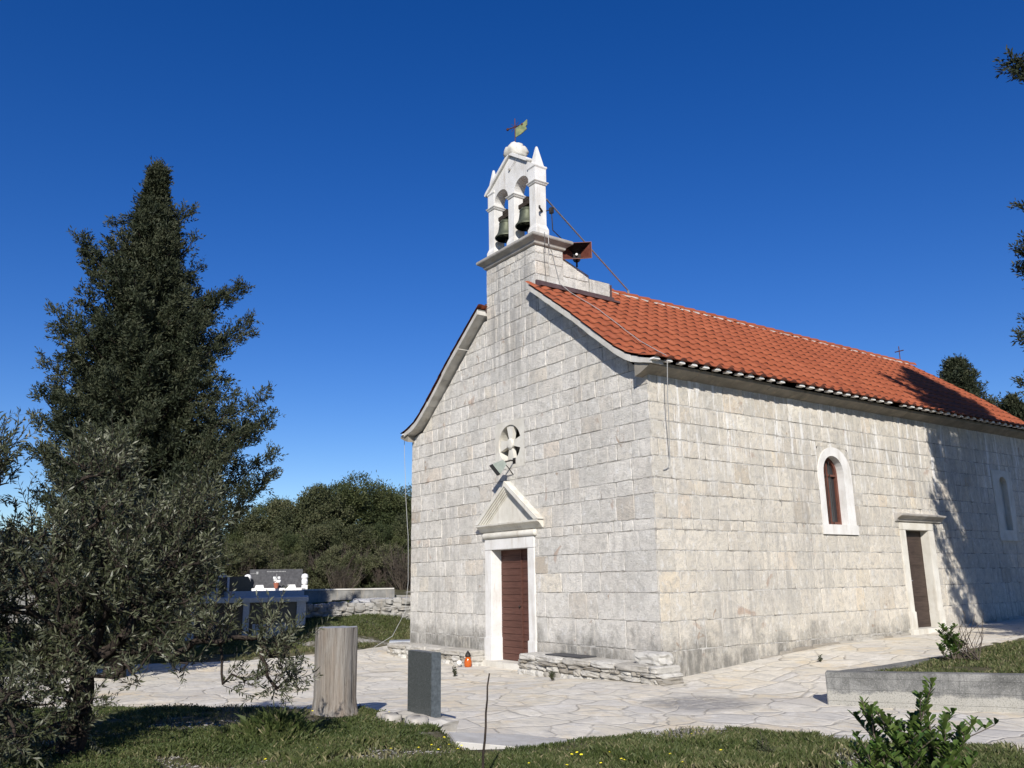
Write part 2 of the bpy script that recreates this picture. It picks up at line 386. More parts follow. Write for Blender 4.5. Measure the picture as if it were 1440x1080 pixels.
def np_mesh(name, V, Q, tone, mat, parent=None, k=4):
    """big mesh from numpy: V (n,3), Q (m,k), tone (m,)"""
    me = bpy.data.meshes.new(name); V = np.asarray(V, dtype=np.float32); Q = np.asarray(Q, dtype=np.int32)
    me.vertices.add(len(V)); me.vertices.foreach_set('co', V.ravel())
    me.loops.add(Q.size); me.loops.foreach_set('vertex_index', Q.ravel())
    me.polygons.add(len(Q)); me.polygons.foreach_set('loop_start', np.arange(0, Q.size, k, dtype=np.int32))
    try: me.polygons.foreach_set('loop_total', np.full(len(Q), k, dtype=np.int32))
    except Exception: pass
    me.update(calc_edges=True); me.validate()
    a = me.attributes.new('tone', 'FLOAT', 'FACE'); a.data.foreach_set('value', np.asarray(tone, dtype=np.float32))
    return link(name, me, mat, parent)
def nrm(a): return a/np.maximum(np.linalg.norm(a, axis=1, keepdims=True), 1e-9)
def leaf_arrays(C, D, n, spread, ln, wd, dirj=.6, tone=None, fold=0.0):
    """n leaf-shaped rhombs round every centre C, pointing roughly along D"""
    m = len(C); C = np.repeat(C, n, 0); D = np.repeat(D, n, 0)
    C = C+np.random.randn(m*n, 3)*spread
    D = nrm(D+np.random.randn(m*n, 3)*dirj)
    U = nrm(np.cross(D, np.random.randn(m*n, 3)))
    L = np.random.uniform(ln*.6, ln*1.3, (m*n, 1)); Wd = np.random.uniform(wd*.7, wd*1.2, (m*n, 1))
    a = C; b = C+D*L*.5+U*Wd*.5; c = C+D*L; d = C+D*L*.5-U*Wd*.5
    V = np.stack([a, b, c, d], 1).reshape(-1, 3); Q = np.arange(m*n*4).reshape(-1, 4)
    t = (np.repeat(tone, n) if tone is not None else np.full(m*n, .5))+np.random.uniform(-.3, .3, m*n)
    return V, Q, np.clip(t, 0, 1)
def cat_arrays(parts):
    V = []; Q = []; T = []; b = 0
    for v, q, t in parts: V.append(v); Q.append(q+b); T.append(t); b += len(v)
    return np.concatenate(V), np.concatenate(Q), np.concatenate(T)
def tube_arrays(paths, n=5):
    V = []; Q = []; b = 0
    for pts, rs in paths:
        pts = np.asarray(pts, float); k = len(pts)
        d = np.gradient(pts, axis=0); d = nrm(d); u = nrm(np.cross(d, np.array([[.31, .17, .93]]))); w = np.cross(d, u)
        a = np.linspace(0, 2*np.pi, n, endpoint=False)
        ring = pts[:, None, :]+(u[:, None, :]*np.cos(a)[None, :, None]+w[:, None, :]*np.sin(a)[None, :, None])*np.asarray(rs)[:, None, None]
        V.append(ring.reshape(-1, 3))
        i = np.arange(k-1)[:, None]*n; j = np.arange(n)[None, :]; j2 = (j+1) % n
        Q.append(np.stack([b+i+j, b+i+j2, b+i+n+j2, b+i+n+j], -1).reshape(-1, 4)); b += k*n
    V = np.concatenate(V); Q = np.concatenate(Q); return V, Q, np.random.uniform(.2, .8, len(Q))
def copy_tree(o, parent=None):
    c = o.copy(); COL.objects.link(c); c.parent = parent
    for ch in [q for q in COL.objects if q.parent is o]: copy_tree(ch, c)
    return c

# ------------------------------------------------------------------ terrain
def sst(a, b, x):
    t = np.clip((x-a)/(b-a), 0, 1); return t*t*(3-2*t)
def vnoise(x, y, s, seed=0):
    """cheap smooth value noise"""
    x = x*s+seed*17.3; y = y*s+seed*9.1; xi = np.floor(x); yi = np.floor(y); fx = x-xi; fy = y-yi
    def h(i, j): q = np.sin(i*127.1+j*311.7+seed*3.7)*43758.5453; return q-np.floor(q)
    u = fx*fx*(3-2*fx); v = fy*fy*(3-2*fy)
    return (h(xi, yi)*(1-u)+h(xi+1, yi)*u)*(1-v)+(h(xi, yi+1)*(1-u)+h(xi+1, yi+1)*u)*v
RY = [-3, 0, 2.6, 4.3, 7.5, 12.3, 20, 30]; RZ = [0, 0, .20, .31, .37, .53, .8, 1.0]
def pave_z(x, y):
    x = np.asarray(x, float); y = np.asarray(y, float)
    r = np.interp(y, RY, RZ)*(1-sst(3.2, 3.5, x-np.maximum(0, y)*0))
    lift = r-0.1*sst(.3, 3.0, -x)*(1-sst(7.5, 9.5, -x))*(1-sst(0, 3, y))
    return lift
# edge of the meadow mound (camera side), from far left to far right
EDGE = np.array([(-30, -26), (-12, -15.5), (-6, -10.6), (-3.2, -8.5), (-1.6, -7.15), (-.45, -6.05), (.35, -5.35), (1.0, -5.3), (1.9, -5.42), (2.55, -5.45), (2.95, -5.62), (3.25, -5.72), (3.55, -5.35), (3.55, -4.6), (3.62, -3.85),
                 (3.8, -3.45), (4.4, -3.1), (5.0, -2.95), (6.2, -2.35), (8, -1.4), (12, .4), (30, 8)])
def edge_dist(x, y):
    """signed distance to the meadow edge, positive on the camera's side"""
    P = np.stack([x, y], -1); best = np.full(x.shape, 1e9); sg = np.ones(x.shape)
    for a, b in zip(EDGE[:-1], EDGE[1:]):
        d = b-a; t = np.clip(((P-a)@d)/(d@d), 0, 1); q = a+t[..., None]*d; v = P-q; dist = np.hypot(v[..., 0], v[..., 1])
        s = d[0]*v[..., 1]-d[1]*v[..., 0]; m = dist < best; best = np.where(m, dist, best); sg = np.where(m, np.where(s < 0, 1., -1.), sg)
    return best*sg
def far_line(y): # far/left border of the paving (x of it)
    return np.interp(y, [-12, -7.6, -5.7, -3.7, -2, .3, 1.2, 4], [-9.2, -9.3, -9.45, -8.95, -9.25, -10.1, -10.5, -12])
def ground_z(x, y, hard=False):
    x = np.asarray(x, float); y = np.asarray(y, float)
    base = pave_z(x, y)-.035
    e = edge_dist(x, y)+(vnoise(x, y, 4, 3)-.5)*.12+(vnoise(x, y, 13, 4)-.5)*.05
    mound = .19*sst(-.12, .22, e)+.06*sst(.2, 3, e)+(vnoise(x, y, 1.3, 5)-.5)*.05*sst(0, .6, e)+(vnoise(x, y, 6, 6)-.5)*.018*sst(0, .3, e)
    left = far_line(y)-x+(vnoise(x, y, 1.5, 8)-.5)*.25
    bank = .10*sst(-.1, .3, left)+.58*sst(.2, 2.4, left)*(.06+.94*sst(-2.3, -.6, y))+.05*np.clip(left-2.6, 0, 8)+(vnoise(x, y, 1.1, 9)-.5)*.08*sst(0, 1, left)
    # behind the church and to the right
    back = .10*sst(16.2, 17.5, y)+.2*sst(5.5, 12, x)*sst(2, 6, y)
    return base+mound+bank*(1-sst(-.2, .3, e))+back
def axis(lo, hi, step, far, g=1.22):
    a = list(np.arange(lo, hi+1e-6, step)); s = step; v = hi
    while v < far: s *= g; v += s; a.append(v)
    s = step; v = lo; b = []
    while v > -far: s *= g; v -= s; b.append(v)
    return np.array(b[::-1]+a)
def grid_mesh(name, xs, ys, fn, mat, keep=None, kind='structure'):
    X, Y = np.meshgrid(xs, ys, indexing='ij'); Z = fn(X, Y); V = np.stack([X, Y, Z], -1).reshape(-1, 3)
    nx, ny = len(xs), len(ys); i, j = np.meshgrid(np.arange(nx-1), np.arange(ny-1), indexing='ij')
    Q = np.stack([i*ny+j, (i+1)*ny+j, (i+1)*ny+j+1, i*ny+j+1], -1).reshape(-1, 4)
    if keep is not None:
        c = V[Q].mean(1); Q = Q[keep(c[:, 0], c[:, 1])]
        u, inv = np.unique(Q, return_inverse=True); V = V[u]; Q = inv.reshape(-1, 4)
    o = np_mesh(name, V, Q, np.full(len(Q), .5), mat)
    o.data.polygons.foreach_set('use_smooth', np.ones(len(Q), bool)); tag(o, kind=kind); return o
g = grid_mesh('ground', axis(-13, 12, .1, 2500), axis(-12, 12, .1, 2500), ground_z, 'soil'); tag(g)
def pave_keep(x, y):
    inch = (x > -8.2) & (x < -.15) & (y > .15) & (y < 15.4)
    return (~inch) & (edge_dist(x, y) < .6) & (far_line(y)-x < .6) & (x < 14) & (y < 16) & (y > -13)
p = grid_mesh('paving', np.arange(-11, 14.01, .125), np.arange(-13, 16.01, .125), lambda x, y: pave_z(x, y)+(vnoise(x, y, 1.7, 11)-.5)*.014, 'paving', pave_keep)

# ------------------------------------------------------------------ masonry generator
def clip_poly(poly, a, b, c):
    """keep a*u+b*v<=c"""
    out = []
    for i in range(len(poly)):
        p, q = poly[i], poly[(i+1) % len(poly)]
        dp = a*p[0]+b*p[1]-c; dq = a*q[0]+b*q[1]-c
        if dp <= 0: out.append(p)
        if dp*dq < 0: t = dp/(dp-dq); out.append((p[0]+(q[0]-p[0])*t, p[1]+(q[1]-p[1])*t))
    return out
def area(p): return .5*sum(p[i][0]*p[(i+1) % len(p)][1]-p[(i+1) % len(p)][0]*p[i][1] for i in range(len(p)))
def subtract(rects, hole):
    out = []
    for (a, b, c, d) in rects:
        h0, h1, h2, h3 = hole
        if h1 <= a or h0 >= b or h3 <= c or h2 >= d: out.append((a, b, c, d)); continue
        if h0 > a: out.append((a, h0, c, d))
        if h1 < b: out.append((h1, b, c, d))
        aa, bb = max(a, h0), min(b, h1)
        if h2 > c: out.append((aa, bb, c, h2))
        if h3 < d: out.append((aa, bb, h3, d))
    return out
def block(mb, O, U, N, poly, gap=.003, proud=.007, tone=None):
    cxy = (sum(p[0] for p in poly)/len(poly), sum(p[1] for p in poly)/len(poly))
    pts = []
    for i in range(len(poly)):
        p, q = poly[i], poly[(i+1) % len(poly)]; L = math.hypot(q[0]-p[0], q[1]-p[1])
        if L < .012: continue
        k = max(1, int(L/.11))
        for j in range(k):
            t = j/k; pts.append((p[0]+(q[0]-p[0])*t, p[1]+(q[1]-p[1])*t, j == 0))
    if len(pts) < 3: return
    def world(u, v, d): return O+U*(u+.012*noise.noise(Vector((u*1.1, v*7.3, U.x*3+9))))+Vector((0, 0, v+.009*noise.noise(Vector((u*.9+U.y*40, round(v, 1)*5.1, 3.3)))))+N*d
    outer = []; inner = []; pr = proud+rnd(-.004, .005); tu, tv = rnd(-.010, .010), rnd(-.010, .010)
    for (u, v, corner) in pts:
        dx, dy = cxy[0]-u, cxy[1]-v; L = max(math.hypot(dx, dy), 1e-4)
        sx = (1 if dx > 0 else -1)*min(1, abs(dx)/.03); sy = (1 if dy > 0 else -1)*min(1, abs(dy)/.03)
        g1 = gap+rnd(-.004, .007)
        onx = 1 if abs(dx) > .02 else 0
        e = g1; e2 = g1+rnd(.004, .014)+(rnd(.0, .02) if corner else 0)
        ou, ov = u+sx*(e*.45+rnd(-.002, .003))*onx, v+sy*e
        iu, iv = u+sx*e2*.7*onx, v+sy*e2*.8
        outer.append(world(ou, ov, -.006)); inner.append(world(iu, iv, pr+tu*(iu-cxy[0])+tv*(iv-cxy[1])))
    n = len(outer)
    if tone is None: tone = min(1, max(0, random.gauss(.50, .19)))
    mb.add(outer+inner+[world(cxy[0], cxy[1], pr+.004)], [(i, (i+1) % n, (i+1) % n+n, i+n) for i in range(n)]+[(i+n, (i+1) % n+n, 2*n) for i in range(n)], tone)
def masonry(mb, O, U, N, u0, u1, rows, holes=(), clips=(), lens=(.20, .72), core=True, seedoff=0):
    O, U, N = Vector(O), Vector(U), Vector(N)
    for (v0, v1) in zip(rows[:-1], rows[1:]):
        h = v1-v0; u = u0; cuts = [u0]
        while True:
            u += rnd(*lens)*(1.15 if h > .33 else .85)
            if u > u1-.22: break
            cuts.append(u)
        cuts.append(u1)
        for a, b in zip(cuts[:-1], cuts[1:]):
            pcs = [(a, b, v0, v1)]
            for hh in holes: pcs = subtract(pcs, hh)
            for (a2, b2, c2, d2) in pcs:
                if b2-a2 < .05 or d2-c2 < .04: continue
                poly = [(a2, c2), (b2, c2), (b2, d2), (a2, d2)]
                for cl in clips:
                    poly = clip_poly(poly, *cl)
                    if len(poly) < 3: break
                if len(poly) < 3 or area(poly) < .006: continue
                block(mb, O, U, N, poly)
    if core:
        pcs = [(u0, u1, rows[0], rows[-1])]
        for hh in holes: pcs = subtract(pcs, hh)
        for (a, b, c, d) in pcs:
            poly = [(a, c), (b, c), (b, d), (a, d)]
            for cl in clips:
                poly = clip_poly(poly, *cl)
                if len(poly) < 3: break
            if len(poly) < 3: continue
            mb.add([O+U*p[0]+Vector((0, 0, p[1])) for p in poly], [tuple(range(len(poly)))], -1)

# ------------------------------------------------------------------ church
XC = -4.03; YE = 15.55
PROF = [(0, 8.26), (.95, 7.57), (2.26, 6.60), (3.40, 5.68), (3.78, 5.43), (4.08, 5.32), (4.44, 5.21)]
def prof(d): return float(np.interp(d, [p[0] for p in PROF], [p[1] for p in PROF]))
church = empty('church', (0, 0, 0), 0, 'pale limestone village chapel with red tiled roof and double bell gable', 'church')
ROWS = [-.25, .443, .904, 1.361, 1.711, 2.047, 2.39, 2.576, 2.989, 3.253, 3.624, 3.925, 4.236, 4.554, 4.86, 5.17]
UP = [5.17, 5.50, 5.79, 6.12, 6.38, 6.70, 7.02, 7.30]; TOP = [7.30, 7.58, 7.86, 8.14, 8.34, 8.50]
mw = MB(); wallx0, wallx1 = -8.37, 0.0
FD = (-5.05, -3.36, -.3, 2.42); FR = (-4.56, -3.70, 3.98, 4.82)
kR = .772; cR = 8.20+.0
gclips = [(kR, 1, 8.26-.10+kR*XC+0.0)]   # z <= 8.16 - .772*(x-XC)  (right slope)
gclips = [(kR, 1, 8.12+kR*XC), (-kR, 1, 8.12-kR*XC)]
low = [r for r in ROWS]
# lower rectangle of the front, up to 5.17 (corners trimmed by the flared eave)
masonry(mw, (0, 0, 0), (1, 0, 0), (0, -1, 0), wallx0, wallx1, low, [FD, FR], [(.45, 1, 5.11), (-.30, 1, 5.07+.30*8.37)])
masonry(mw, (0, 0, 0), (1, 0, 0), (0, -1, 0), wallx0, wallx1, UP, [(-4.96, -3.12, 6.70, 9)], gclips)
masonry(mw, (0, 0, 0), (1, 0, 0), (0, -1, 0), -4.96, -3.12, [6.70, 7.02, 7.30]+TOP[1:], [], [], (.25, .55))
SD = (7.29, 8.60, .2, 2.66); SW = (4.60, 5.66, 2.42, 4.13); SN = (11.70, 12.64, 2.42, 4.08)
masonry(mw, (0, 0, 0), (0, 1, 0), (1, 0, 0), 0, YE, ROWS[:-2]+[5.08], [SD, SW, SN], [], (.17, .52))
masonry(mw, (wallx0, 0, 0), (0, 1, 0), (-1, 0, 0), 0, YE, ROWS[:-2]+[5.08], [], [], (.3, .9))
masonry(mw, (0, YE, 0), (1, 0, 0), (0, 1, 0), wallx0, wallx1, ROWS, [], [(.45, 1, 5.11), (-.30, 1, 5.07+.30*8.37)], (.4, .9))
masonry(mw, (0, YE, 0), (1, 0, 0), (0, 1, 0), wallx0, wallx1, UP+TOP[1:], [], gclips, (.4, .9))
# flanks of the block under the bells, with stepped tail
for sx, X in ((1, -3.12), (-1, -4.96)):
    masonry(mw, (X, 0, 0), (0, 1, 0), (sx, 0, 0), 0, .74, [6.9, 7.30, 7.58, 7.86, 8.14, 8.34, 8.50], [], [], (.22, .5))
    masonry(mw, (X-sx*.03, 0, 0), (0, 1, 0), (sx, 0, 0), .74, 1.49, [6.9, 7.55, 7.95, 8.38], [], [(.35, 1, 8.38+.26)], (.3, .5))
    masonry(mw, (X-sx*.01, 0, 0), (0, 1, 0), (sx, 0, 0), 1.49, 2.08, [6.9, 7.5, 8.03], [], [], (.5, .7))
mw.add([(-4.96, 0, 8.50), (-3.12, 0, 8.50), (-3.12, .74, 8.50), (-4.96, .74, 8.50)], [(0, 1, 2, 3)], .6)
mw.add([(-4.96, .745, 6.9), (-3.12, .745, 6.9), (-3.12, .745, 8.5), (-4.96, .745, 8.5)], [(0, 1, 2, 3)], .6)
mw.add([(-4.93, .74, 8.37), (-3.15, .74, 8.37), (-3.15, 1.49, 8.11), (-4.93, 1.49, 8.11)], [(0, 1, 2, 3)], .4)
mw.add([(-4.93, 1.492, 6.9), (-3.15, 1.492, 6.9), (-3.15, 1.492, 8.12), (-4.93, 1.492, 8.12)], [(0, 1, 2, 3)], .4)
mw.add([(-4.95, 1.49, 8.035), (-3.13, 1.49, 8.035), (-3.13, 2.08, 8.035), (-4.95, 2.08, 8.035)], [(0, 1, 2, 3)], .8)
mw.add([(-4.95, 2.08, 6.9), (-3.13, 2.08, 6.9), (-3.13, 2.08, 8.035), (-4.95, 2.08, 8.035)], [(0, 1, 2, 3)], .7)
wall = mw.build('wall', 'wall', church, fix=False)
mi = MB(); mi.box(wallx0+.35, -.35, .35, YE-.3, -.2, 5.0); mi.build('dark_interior', 'blackish', church)  # solid black box added so the inside of the church stays dark
# a low plinth strip along the side, following the slope
mp = MB(); y = .0
while y < YE-.2:
    L = rnd(.25, .6); z = float(pave_z(.1, y+L/2)); 
    if not (7.1 < y+L/2 < 8.8) and y > 2.2: mp.rock((.015, y+L/2, z+.0), (.045, L*1.02, rnd(.06, .13)), rnd(0, .6), rough=.12)
    y += L
mp.build('plinth', 'bench_stone', wall, smooth=False)

# --- roof
def roof_pt(d, h, side):
    """point at horizontal distance d from the ridge, h above the slope"""
    z0 = prof(d-.05); z1 = prof(d+.05) if d < 4.39 else z0-.03; sl = math.atan2(z0-z1, .1 if d < 4.39 else .05+.05)
    return XC+side*(d+h*math.sin(sl)), prof(d)+h*math.cos(sl)
# arc-length table
ds = np.linspace(.02, 4.44, 200); zz = np.array([prof(d) for d in ds]); arc = np.concatenate([[0], np.cumsum(np.hypot(np.diff(ds), np.diff(zz)))])
NROW = 15; TW = .303
def tile_side(side):
    V = []; Q = []; T = []; n_t = int(round((YE+.3+.25)/TW)); y0 = -.27; us = np.array([0, .10, .20, .30, .40, .50, .60, .70, .80, .92]); 
    hump = np.where(us < .62, np.sin(np.clip(us/.62, 0, 1)*math.pi)**.8*.046, .0)
    for r in range(NROW):
        a0 = arc[-1]*r/NROW-(.02 if r else 0); a1 = arc[-1]*(r+1)/NROW+.035
        vs_ = [0, .5, 1.0]
        for t in range(n_t):
            tone = min(1, max(.2, random.gauss(.52, .14))); jy = rnd(-.004, .004); jl = rnd(-.006, .006); jh = rnd(-.002, .003)
            if side > 0 and (y0+t*TW < 2.0) and arc[-1]*(r+.5)/NROW < 1.02: continue
            if side < 0 and (y0+t*TW < 2.0) and arc[-1]*(r+.5)/NROW < 1.02: continue
            b = len(V); nu = len(us)+1
            for vi, v in enumerate(vs_):
                a = a0+(a1+jl-a0)*v; d = float(np.interp(a, arc, ds)); d += max(0, a-arc[-1])
                for k in range(nu):
                    u = us[k] if k < len(us) else 1.04; hm = hump[k] if k < len(us) else .008
                    h = .012+.014*v+hm*(.62+.38*v)+jh
                    x, z = roof_pt(d, h, side); V.append((x, y0+(t+u)*TW+jy, z))
            for vi in range(2):
                for k in range(nu-1): Q.append((b+vi*nu+k, b+vi*nu+k+1, b+(vi+1)*nu+k+1, b+(vi+1)*nu+k)); T.append(tone)
            # front lip, darkest tone stands for the shade in the hollow tile end
            b2 = len(V); a = a1+jl; d = float(np.interp(a, arc, ds))+max(0, a-arc[-1])-.004
            for k in range(nu):
                u = us[k] if k < len(us) else 1.04; hm = hump[k] if k < len(us) else .008
                x, z = roof_pt(d, .012+.004+hm*.12, side); V.append((x, y0+(t+u)*TW+jy, z))
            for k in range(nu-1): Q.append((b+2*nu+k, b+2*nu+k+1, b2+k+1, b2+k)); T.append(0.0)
    return np.array(V), np.array(Q), np.array(T)
va, qa, ta = cat_arrays([tile_side(1), tile_side(-1)])
roof = np_mesh('roof', va, qa, ta, 'tile', church)
me = MB() # closed deck under the tiles
pts = [(XC+d, prof(d)-.01) for d, _ in PROF if d < 4.3]+[(XC+4.30, prof(4.3)-.03)]
up = [(XC-4.30, prof(4.3)-.03)]+[(XC-d, prof(d)-.01) for d, _ in PROF[::-1] if 0 < d < 4.3]+[(XC, 8.25)]+[p for p in pts if p[0] > XC]
dn = [(p[0], p[1]-.035) for p in up][::-1]
deck = MB()
for yA, yB in ((-.22, YE+.22),):
    n = len(up)
    for i in range(n-1):
        A, B = up[i], up[i+1]
        yA = 2.1 if (abs((A[0]+B[0])/2-XC) < .95) else -.22
        deck.add([(A[0], yA, A[1]), (B[0], yA, B[1]), (B[0], yB, B[1]), (A[0], yB, A[1]), (A[0], yA, A[1]-.035), (B[0], yA, B[1]-.035), (B[0], yB, B[1]-.035), (A[0], yB, A[1]-.035)],
                 [(0, 1, 2, 3), (7, 6, 5, 4), (0, 4, 5, 1), (3, 2, 6, 7)], .2)
deck.build('roof_deck', 'dark_iron', roof, fix=False)
# ridge tiles bedded in mortar
rg = MB(); y = 2.10
while y < YE+.2:
    L = .40; n = 9; vs = []
    tone = rnd(.3, .8)
    for (yy, rr, dz) in ((y, .125, .0), (y+L+.03, .148, .012)):
        for k in range(n):
            a = math.pi*k/(n-1); vs.append((XC+rr*math.cos(a)*1.05, yy, 8.215+dz+rr*math.sin(a)*.85))
    for (yy, rr, dz) in ((y+L+.03, .13, .0),):
        for k in range(n):
            a = math.pi*k/(n-1); vs.append((XC+rr*math.cos(a)*1.05, yy, 8.21+dz+rr*math.sin(a)*.8))
    rg.add(vs, [(k, k+1, n+k+1, n+k) for k in range(n-1)]+[(n+k, n+k+1, 2*n+k+1, 2*n+k) for k in range(n-1)], tone); y += L
rg.build('ridge_tile', 'tile', roof, fix=False)
rm = MB(); y = 2.1
while y < YE+.2:
    L = rnd(.3, .6)
    for s in (1, -1): rm.rock((XC+s*.135, y+L/2, 8.185), (.07, L*rnd(.6, 1.0), .05+rnd(0, .02)), .6, rough=.2)
    y += L
rm.build('ridge_mortar', 'verge_mortar', roof)
# verge slabs along both gables
def verge(side, dstart, yA, yB):
    mb = MB(); d = dstart
    ends = [dstart]
    while ends[-1] < 4.30: ends.append(min(4.36, ends[-1]+rnd(.62, .85)))
    if ends[-1] < 4.36: ends.append(4.36)
    for a, b in zip(ends[:-1], ends[1:]):
        k = 5; top = []; bot = []
        th = .125+rnd(-.008, .008)
        for i in range(k+1):
            dd = a+.006+(b-a-.012)*i/k; x, z = XC+side*dd, prof(dd)
            th2 = th*(1-.35*max(0, (dd-3.9)/.5))
            top.append((x, z-.022+rnd(-.004, .004))); bot.append((x, z-.022-th2+rnd(-.007, .007)))
        o = rnd(-.008, .008)
        pts = top+bot[::-1]
        mb.prism(pts, yA+o, yB, 'y', rnd(0, 1))
    return mb
v = verge(1, .955, -.235, .06); v.build('verge_slab', 'verge_mortar', church)
v = verge(-1, .955, -.235, .06); v.build('verge_slab', 'verge_mortar', church)
v = verge(1, .02, YE-.06, YE+.235); v.build('verge_slab', 'verge_mortar', church)
v = verge(-1, .02, YE-.06, YE+.235); v.build('verge_slab', 'verge_mortar', church)
# stone eaves
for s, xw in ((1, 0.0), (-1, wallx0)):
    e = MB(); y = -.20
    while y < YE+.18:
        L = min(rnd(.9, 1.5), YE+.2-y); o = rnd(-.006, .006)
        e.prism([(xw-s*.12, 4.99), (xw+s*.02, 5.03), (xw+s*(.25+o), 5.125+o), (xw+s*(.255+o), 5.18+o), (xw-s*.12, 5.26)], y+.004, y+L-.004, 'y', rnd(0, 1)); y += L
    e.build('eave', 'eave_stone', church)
    m2 = MB(); t = 0
    while -.27+t*TW < YE+.2:
        yc = -.27+(t+.31)*TW; n = 7; ok = rnd(0, 1) < .93
        if ok:
            xo = XC+s*(4.445+rnd(-.012, .01)); r1 = .075+rnd(-.008, .006); zc = 5.185
            pts = [(yc+r1*math.cos(math.pi*k/(n-1)), zc+r1*.75*math.sin(math.pi*k/(n-1))) for k in range(n)]
            m2.prism(pts, xo-s*.1, xo, 'x', .8)
        t += 1
    m2.build('eave_mortar', 'trim_white', roof)
# lead flashing beside the bell block
fl = MB(); fl.box(-3.115, -3.06, -.02, 2.14, 7.50, 7.70); fl.box(-3.115, -2.93, 0.0, 2.2, 7.545, 7.585)
fl.box(-5.02, -4.965, -.02, 2.14, 7.50, 7.70); fl.box(-4.95, -3.1, 2.085, 2.12, 7.5, 8.0); fl.build('flashing', 'flashing', roof)

# --- bell gable
bg_ = empty('bell_gable', (0, 0, 0)); bg_.parent = church
mb = MB()
def ring_slab(mb, x0, x1, y0, y1, lv, tone=.5):
    """stacked moulding: lv = [(outset, z)]"""
    vs = []; 
    for o, z in lv: vs += [(x0-o, y0-o, z), (x1+o, y0-o, z), (x1+o, y1+o, z), (x0-o, y1+o, z)]
    fs = [(3, 2, 1, 0)]
    for k in range(len(lv)-1):
        for i in range(4): fs.append((k*4+i, k*4+(i+1) % 4, (k+1)*4+(i+1) % 4, (k+1)*4+i))
    b = (len(lv)-1)*4; fs.append((b, b+1, b+2, b+3)); mb.add(vs, fs, tone)
ring_slab(mb, -4.96, -3.12, 0, .74, [(.0, 8.50), (.05, 8.52), (.06, 8.57), (.13, 8.62), (.175, 8.65), (.18, 8.70), (.15, 8.725)], .3)
mb.build('cornice', 'trim_grey', bg_, bevel=.008)
BZ = 8.728; PY0, PY1 = .03, .31
piers = [(-4.90, -4.67), (-4.115, -3.885), (-3.325, -3.095)]
for a, b in piers:
    mb = MB()
    ring_slab(mb, a, b, PY0, PY1, [(.035, BZ), (.035, BZ+.16), (0, BZ+.26), (0, 9.91)], .5)
    ring_slab(mb, a, b, PY0, PY1, [(.0, 9.912), (.022, 9.925), (.025, 9.945), (.05, 9.965), (.05, 9.985), (.0, 9.995)], .5)
    mb.build('pillar', 'trim_white', bg_, bevel=.006)
# arcade wall with two arches and raked top
def arch_cut(u):  # underside of the arcade
    for c in (-4.3925, -3.605):
        r = .2775
        if abs(u-c) < r: return 10.0+math.sqrt(r*r-(u-c)**2)
    return 10.0
us = sorted(set([-4.90, -4.67, -4.115, -3.885, -3.325, -3.095, XC]+[c+.2775*math.cos(math.pi*k/16) for c in (-4.3925, -3.605) for k in range(17)]))
def topz(u): return 10.45+(10.93-10.45)*(1-abs(u+4.0)/.9) if abs(u+4.0) < .9 else 10.45
topf = lambda u: 10.955-abs(u+3.998)*.66
mb = MB()
for a, b in zip(us[:-1], us[1:]):
    m = (a+b)/2; za, zb = arch_cut(a+1e-5), arch_cut(b-1e-5)
    mb.prism([(a, za), (b, zb), (b, topf(b)), (a, topf(a))], PY0+.0, PY1, 'y', .6)
aw = mb.build('arcade', 'trim_white', bg_)
bm = bmesh.new(); bm.from_mesh(aw.data); bmesh.ops.remove_doubles(bm, verts=bm.verts, dist=1e-4)
seen = {}
for f in list(bm.faces):
    key = tuple(sorted(v.index for v in f.verts)); 
    seen.setdefault(key, []).append(f)
dbl = [f for fs in seen.values() if len(fs) > 1 for f in fs]; bmesh.ops.delete(bm, geom=dbl, context='FACES'); bmesh.ops.recalc_face_normals(bm, faces=bm.faces[:]); bm.to_mesh(aw.data); bm.free()
for s in (1, -1):   # raking copings
    mb = MB(); t0 = .02; t1 = .98
    def rp(t, h): 
        return (-3.998+s*(t+h*.55), 10.955-t*.66+h*.835)
    te = .98 if s < 0 else .655
    P = [rp(t0-.05, .0), rp(te-.01, 0), rp(te, .03), rp(te, .06), rp(te-.06, .085), rp(.4, .08), rp(t0-.08, .085)]
    mb.prism(P, PY0-.055, PY1+.055, 'y', .6); mb.build('coping', 'trim_white', bg_, bevel=.008)
    xx = (-3.325, -3.095) if s > 0 else (-4.90, -4.67); mb = MB()
    ring_slab(mb, xx[0], xx[1], PY0, PY1, [(.012, 10.0), (.012, 10.30), (.03, 10.32), (.03, 10.36)], .5)
    cxp = (xx[0]+xx[1])/2-(.05 if s < 0 else 0); cyp = (PY0+PY1)/2-(.03 if s < 0 else 0); q = .115; zp = 10.98 if s < 0 else 10.86
    mb.add([(cxp-q, cyp-q, 10.362), (cxp+q, cyp-q, 10.362), (cxp+q, cyp+q, 10.362), (cxp-q, cyp+q, 10.362), (cxp-.02, cyp-.02, zp), (cxp+.02, cyp-.02, zp), (cxp+.02, cyp+.02, zp), (cxp-.02, cyp+.02, zp)],
           [(3, 2, 1, 0), (4, 5, 6, 7), (0, 1, 5, 4), (1, 2, 6, 5), (2, 3, 7, 6), (3, 0, 4, 7)], .6)
    mb.build('pinnacle', 'trim_white', bg_, bevel=.006)
mb = MB(); mb.rock((-3.99, .17, 11.06), (.40, .44, .26), .6, rough=.12, sub=4); mb.rock((-3.97, .16, 11.17), (.26, .28, .20), .6, rough=.12, sub=3)
mb.build('finial', 'trim_cream', bg_, smooth=True)
mb = MB(); mb.tube([(-3.995, .17, 11.2), (-3.995, .17, 11.93)], .011, 6)
ax = Vector((.93, .37, 0)).normalized(); c = Vector((-3.995, .17, 11.72))
mb.tube([c-ax*.20, c+ax*.20], .013, 6)
for k in (-1, 1): mb.rock(tuple(c+ax*.2*k), (.05, .05, .05), .5)
